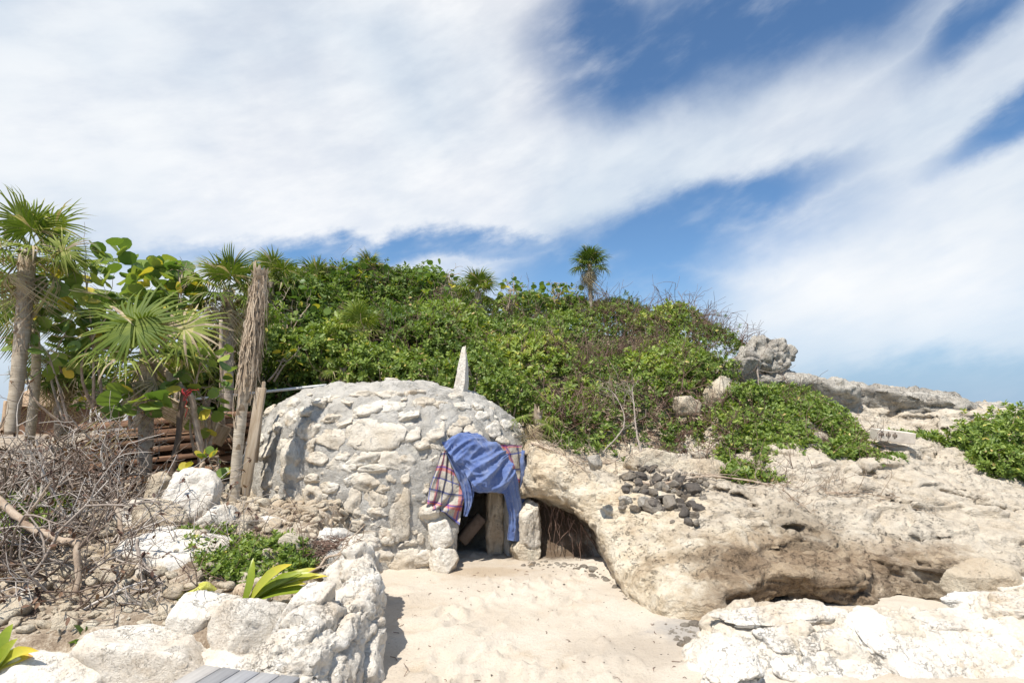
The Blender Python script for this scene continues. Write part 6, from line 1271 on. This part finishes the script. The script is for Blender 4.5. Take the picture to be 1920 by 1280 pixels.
def cloth(name, rows, parent, mat, off=0.05, folds=(), nu=56, nv=64, thick=0.007, size=(0.5, 0.6), seed=0, flow=0.0):
    """a sheet lofted through rows of points; each row (X, Y) in the doorway view, laid just off the dome face"""
    R = []
    for row in rows:
        pr = []
        for q in row:
            px, py = 780 + q[0] / 4.4125, 790 + q[1] / 4.4125; p, n_ = on_dome(px, py, 0.0); nn = np.array((n_[0] * 0.6, n_[1] - 0.3, 0.15)); nn /= np.linalg.norm(nn)
            pr.append(p + nn * (off + (q[2] if len(q) > 2 else 0)))
        R.append(bez(pr, nu))
    R = np.array(R); G = np.stack([bez(R[:, i], nv) for i in range(nu)], 1)           # nv, nu, 3
    du = np.gradient(G, axis=1); dv = np.gradient(G, axis=0); N = np.cross(du, dv); N /= np.linalg.norm(N, axis=2)[..., None] + 1e-9
    N *= np.where((N[..., 1] > 0), -1, 1)[..., None]
    u = np.linspace(0, 1, nu)[None, :]; v = np.linspace(0, 1, nv)[:, None]; hgt = np.zeros((nv, nu))
    for fu, fv, ph, am, mode in folds:
        if mode[0] == '~':                                # irregular creases, drawn out along the sheet
            q_ = np.stack([np.broadcast_to(fu * u, hgt.shape).ravel(), (fv * v + ph * u + 0.5 * np.sin(2.2 * u + seed)).ravel(), np.full(hgt.size, seed * 1.7)], 1)
            e_ = pn(q_, 1.0, seed) * 1.1; e_ = 0.55 - np.abs(e_) ** 0.8 * 1.6; hgt = hgt + am * e_.reshape(hgt.shape) * ((1 - 0.75 * v ** 3) if mode == '~up' else 1.0); continue
        wv_ = fu * u + fv * v + ph + 0.35 * np.sin(2.3 * v * math.pi + ph * 2) + 0.2 * np.sin(3 * u + 5 * v + seed)
        s_ = np.sin(2 * math.pi * wv_); s_ = np.sign(s_) * np.abs(s_) ** 0.75
        env = {'all': 1.0, 'down': v, 'up': 1 - v, 'mid': np.sin(math.pi * v)}[mode]; hgt = hgt + am * s_ * env
    pts = G.reshape(-1, 3); hgt = hgt + (fbm(pts, 9, 3, 0.5, seed + 3) * 0.010).reshape(nv, nu) + (fbm(pts, 26, 3, 0.6, seed + 4, True) * 0.005).reshape(nv, nu)
    G = G + N * hgt[..., None]; V1 = G.reshape(-1, 3); V2 = (G - N * thick).reshape(-1, 3); I = np.arange(nu * nv).reshape(nv, nu)
    Fq = np.stack([I[:-1, :-1], I[:-1, 1:], I[1:, 1:], I[1:, :-1]], -1).reshape(-1, 4); m_ = nu * nv
    bd = np.concatenate([I[0, :], I[1:, -1], I[-1, :-1][::-1], I[1:-1, 0][::-1]]); b2 = np.roll(bd, -1); side = np.stack([bd, bd + m_, b2 + m_, b2], 1)
    UV = np.stack([np.broadcast_to(u * size[0], (nv, nu)), np.broadcast_to((1 - v) * size[1], (nv, nu))], -1).reshape(-1, 2)
    V = np.concatenate([V1, V2]) - np.array(parent.location)
    return link(name, mk_mesh(name, V, np.concatenate([Fq[:, ::-1], (Fq + m_), side]), MAT[mat], True, None, np.concatenate([UV, UV])), parent)
pl = thing('plaid_blanket', 'grey plaid blanket with red and blue stripes hung under the blue towel', 'blanket', at(870, 985, 6.2))
cloth('hanging_panel', [[(205,250),(250,245),(300,280),(350,350)],[(165,390),(225,390),(295,420),(375,470)],[(122,500),(200,515),(285,545),(395,570)],[(97,640),(175,655),(250,675),(392,680)],[(76,722),(170,733),(240,760),(350,862)]], pl, 'plaid_cloth', 0.05, [(2.3, 0.3, 0.1, 0.035, 'down'), (4.6, 0.7, 0.4, 0.035, '~all')], size=(0.62, 0.75), seed=1)
cloth('side_panel', [[(600,205),(730,192),(862,200)],[(680,270),(770,265),(858,250)],[(745,400),(810,400),(865,395)],[(780,490),(830,490),(876,480)],[(815,572),(850,572),(882,575)]], pl, 'plaid_cloth', 0.04, [(1.5, 0.2, 0.3, 0.012, 'down')], nu=30, nv=40, size=(0.35, 0.6), seed=2)
bl = thing('blue_towel', 'crumpled royal blue towel draped over the dome doorway', 'towel', at(900, 1000, 6.2))
cloth('swag', [[(225,205,0.0),(300,132),(420,110),(520,138),(640,215)],[(240,240,0.05),(320,200,0.07),(430,180,0.08),(560,215,0.08),(700,245,0.05)],[(300,320,0.08),(370,315,0.11),(470,320,0.13),(600,325,0.13),(730,300,0.08)],[(385,420,0.10),(450,425,0.14),(540,445,0.17),(650,430,0.15),(750,385,0.09)],[(440,520,0.11),(500,535,0.15),(590,545,0.17),(690,510,0.14),(768,450,0.09)],[(448,560,0.08),(520,580,0.10),(640,592,0.10),(705,585,0.09),(785,545,0.07)]],
      bl, 'blue_cloth', 0.06, [(0.9, 4.5, 2.4, 0.065, '~up'), (1.8, 9.0, 3.6, 0.030, '~up'), (2.4, 2.0, 0.4, 0.035, '~all')], nu=80, nv=90, seed=3)
cloth('tail', [[(640,400,0.05),(710,400,0.07),(780,400,0.04)],[(665,520,0.06),(740,520,0.08),(805,520,0.05)],[(705,640,0.05),(770,645,0.07),(832,640,0.04)],[(730,760,0.05),(795,765,0.06),(858,755,0.03)],[(735,860,0.05),(800,868,0.06),(868,860,0.03)],[(724,970,0.05),(800,985,0.06),(874,985,0.03)]], bl, 'blue_cloth', 0.08, [(2.4, 0.5, 0.0, 0.040, '~all'), (5.0, 0.8, 0.0, 0.016, '~up')], nu=40, nv=60, seed=4)
cloth('left_strand', [[(224,195,0.02),(275,190,0.04),(330,200,0.06)],[(262,290,0.03),(320,320,0.07),(385,310,0.09)],[(318,420,0.04),(385,440,0.08),(440,420,0.10)],[(362,530,0.04),(418,550,0.08),(458,530,0.09)],[(392,660,0.03),(428,665,0.06),(450,640,0.06)],[(383,775,0.03),(398,778,0.04),(412,755,0.04)]], bl, 'blue_cloth', 0.06, [(2.6, 0.7, 0.0, 0.035, '~all'), (5.2, 0.9, 0.0, 0.016, '~all')], nu=34, nv=60, seed=5)
cloth('corner_flap', [[(846,225),(890,260),(945,308)],[(850,330),(885,335),(918,348)],[(850,450),(872,450),(892,440)],[(842,600),(868,600),(886,590)],[(850,700),(872,700),(885,690)],[(862,790),(874,790),(882,780)]], bl, 'blue_cloth', 0.05, [(1.4, 0.2, 0.4, 0.018, 'up')], nu=26, nv=50, seed=6)

# specks and chips on the sand
g = Geo(); r = np.random.default_rng(77); D, Fi = ICO[1]; n = 300
x = r.uniform(-1.0, 1.25, n); y = r.uniform(3.2, 6.2, n) ; z = ground_z(x, y); s_ = r.exponential(0.0028, n) + 0.0012
inst(g, D, Fi, np.stack([np.stack([s_, 0 * s_, 0 * s_], 1), np.stack([0 * s_, s_ * 0.8, 0 * s_], 1), np.stack([0 * s_, 0 * s_, s_ * 0.5], 1)], 1), np.stack([x, y, z], 1), r.random(n))
V, Fl, T = g.get(); tag(link('charcoal_specks', mk_mesh('charcoal_specks', V, Fl, MAT['lava_stone'], True, T)), 'charcoal specks and chips scattered over the sand', 'gravel', kind='stuff')
g = Geo(); D, Fi = ICO[2]; n = 260
x = np.concatenate([r.uniform(0.1, 1.05, 150), r.uniform(1.15, 1.7, 110)]); y = np.concatenate([np.interp(x[:150], BND[:, 0], BND[:, 1]) + r.normal(size=150) * 0.10, r.uniform(4.15, 4.6, 110)]); z = ground_z(x, y); s_ = r.exponential(0.011, n) + 0.005
inst(g, D, Fi, np.stack([np.stack([s_, 0 * s_, 0 * s_], 1), np.stack([0 * s_, s_ * 0.8, 0 * s_], 1), np.stack([0 * s_, 0 * s_, s_ * 0.6], 1)], 1), np.stack([x, y, z], 1), r.random(n))
V, Fl, T = g.get(); V = V + (fbm(V, 40, 2, 0.5, 3) * 0.004)[:, None]; tag(link('pebbles', mk_mesh('pebbles', V, Fl, MAT['dun_stone'], True, T)), 'pebbles and rubble along the foot of the arch and hollow', 'pebbles', kind='stuff')
g = Geo(); n = 2600; x = r.uniform(-4.4, -1.4, n); y = r.uniform(3.7, 7.2, n); z = ground_z(x, y); s_ = r.exponential(0.020, n) + 0.008; A = frames(r.normal(size=(n, 3))) * s_[:, None, None] * np.array((1, 0.8, 0.6))
V0, F0 = rock_shape(71, 2, 9, 0.05, (1, 1, 0.8)); inst(g, V0, F0, A, np.stack([x, y, z + s_ * 0.2], 1), r.random(n))
V, Fl, T = g.get(); tag(link('limestone_rubble', mk_mesh('limestone_rubble', V, Fl, MAT['buff_stone'], False, T)), 'broken limestone rubble covering the terrace under the brush', 'rubble', kind='stuff')

g = Geo(); r = np.random.default_rng(88); n = 420; px = r.uniform(1160, 1325, n); py = r.uniform(885, 980, n); keep_ = (py < 955) | (px > 1260); px, py = px[keep_], py[keep_]; P = []
for a, b in zip(px, py):
    d = ray(a, b); ts = np.linspace(5, 7.6, 300) / d[1]; q = np.array((0, 0, CAMZ)) + ts[:, None] * d; hit = np.where(q[:, 2] < OUT_T(q[:, 0], q[:, 1]) + 0.01)[0]
    if len(hit): P.append(q[hit[0]])
P = np.array(P); s_ = r.exponential(0.012, len(P)) + 0.006; V0, F0 = rock_shape(72, 1, 9, 0.05, (1, 0.9, 0.7)); inst(g, V0, F0, frames(r.normal(size=(len(P), 3))) * s_[:, None, None], P, r.random(len(P)))
V, Fl, T = g.get(); tag(link('gravel', mk_mesh('gravel', V, Fl, MAT['dun_stone'], False, T)), 'gravel bedded between the dark stones on the ledge', 'gravel', kind='stuff')
g = Geo(); r = np.random.default_rng(89)
for _ in range(90):
    x, y = r.uniform(-0.9, 1.2), r.uniform(3.3, 6.2); a = r.uniform(0, 6.3); l = r.exponential(0.025) + 0.01; z = float(ground_z(np.array([x]), np.array([y]))[0]) + 0.004
    q = np.array([(x, y, z), (x + math.cos(a) * l * 0.5, y + math.sin(a) * l * 0.5, z + 0.004), (x + math.cos(a + 0.3) * l, y + math.sin(a + 0.3) * l, z)]); addtube(g, q, 0.0022, 4, tint=r.random())
V, Fl, T = g.get(); tag(link('straw_bits', mk_mesh('straw_bits', V, Fl, MAT['brown_twig'], True, T)), 'bits of twig and straw littered on the sand', 'litter', kind='stuff')
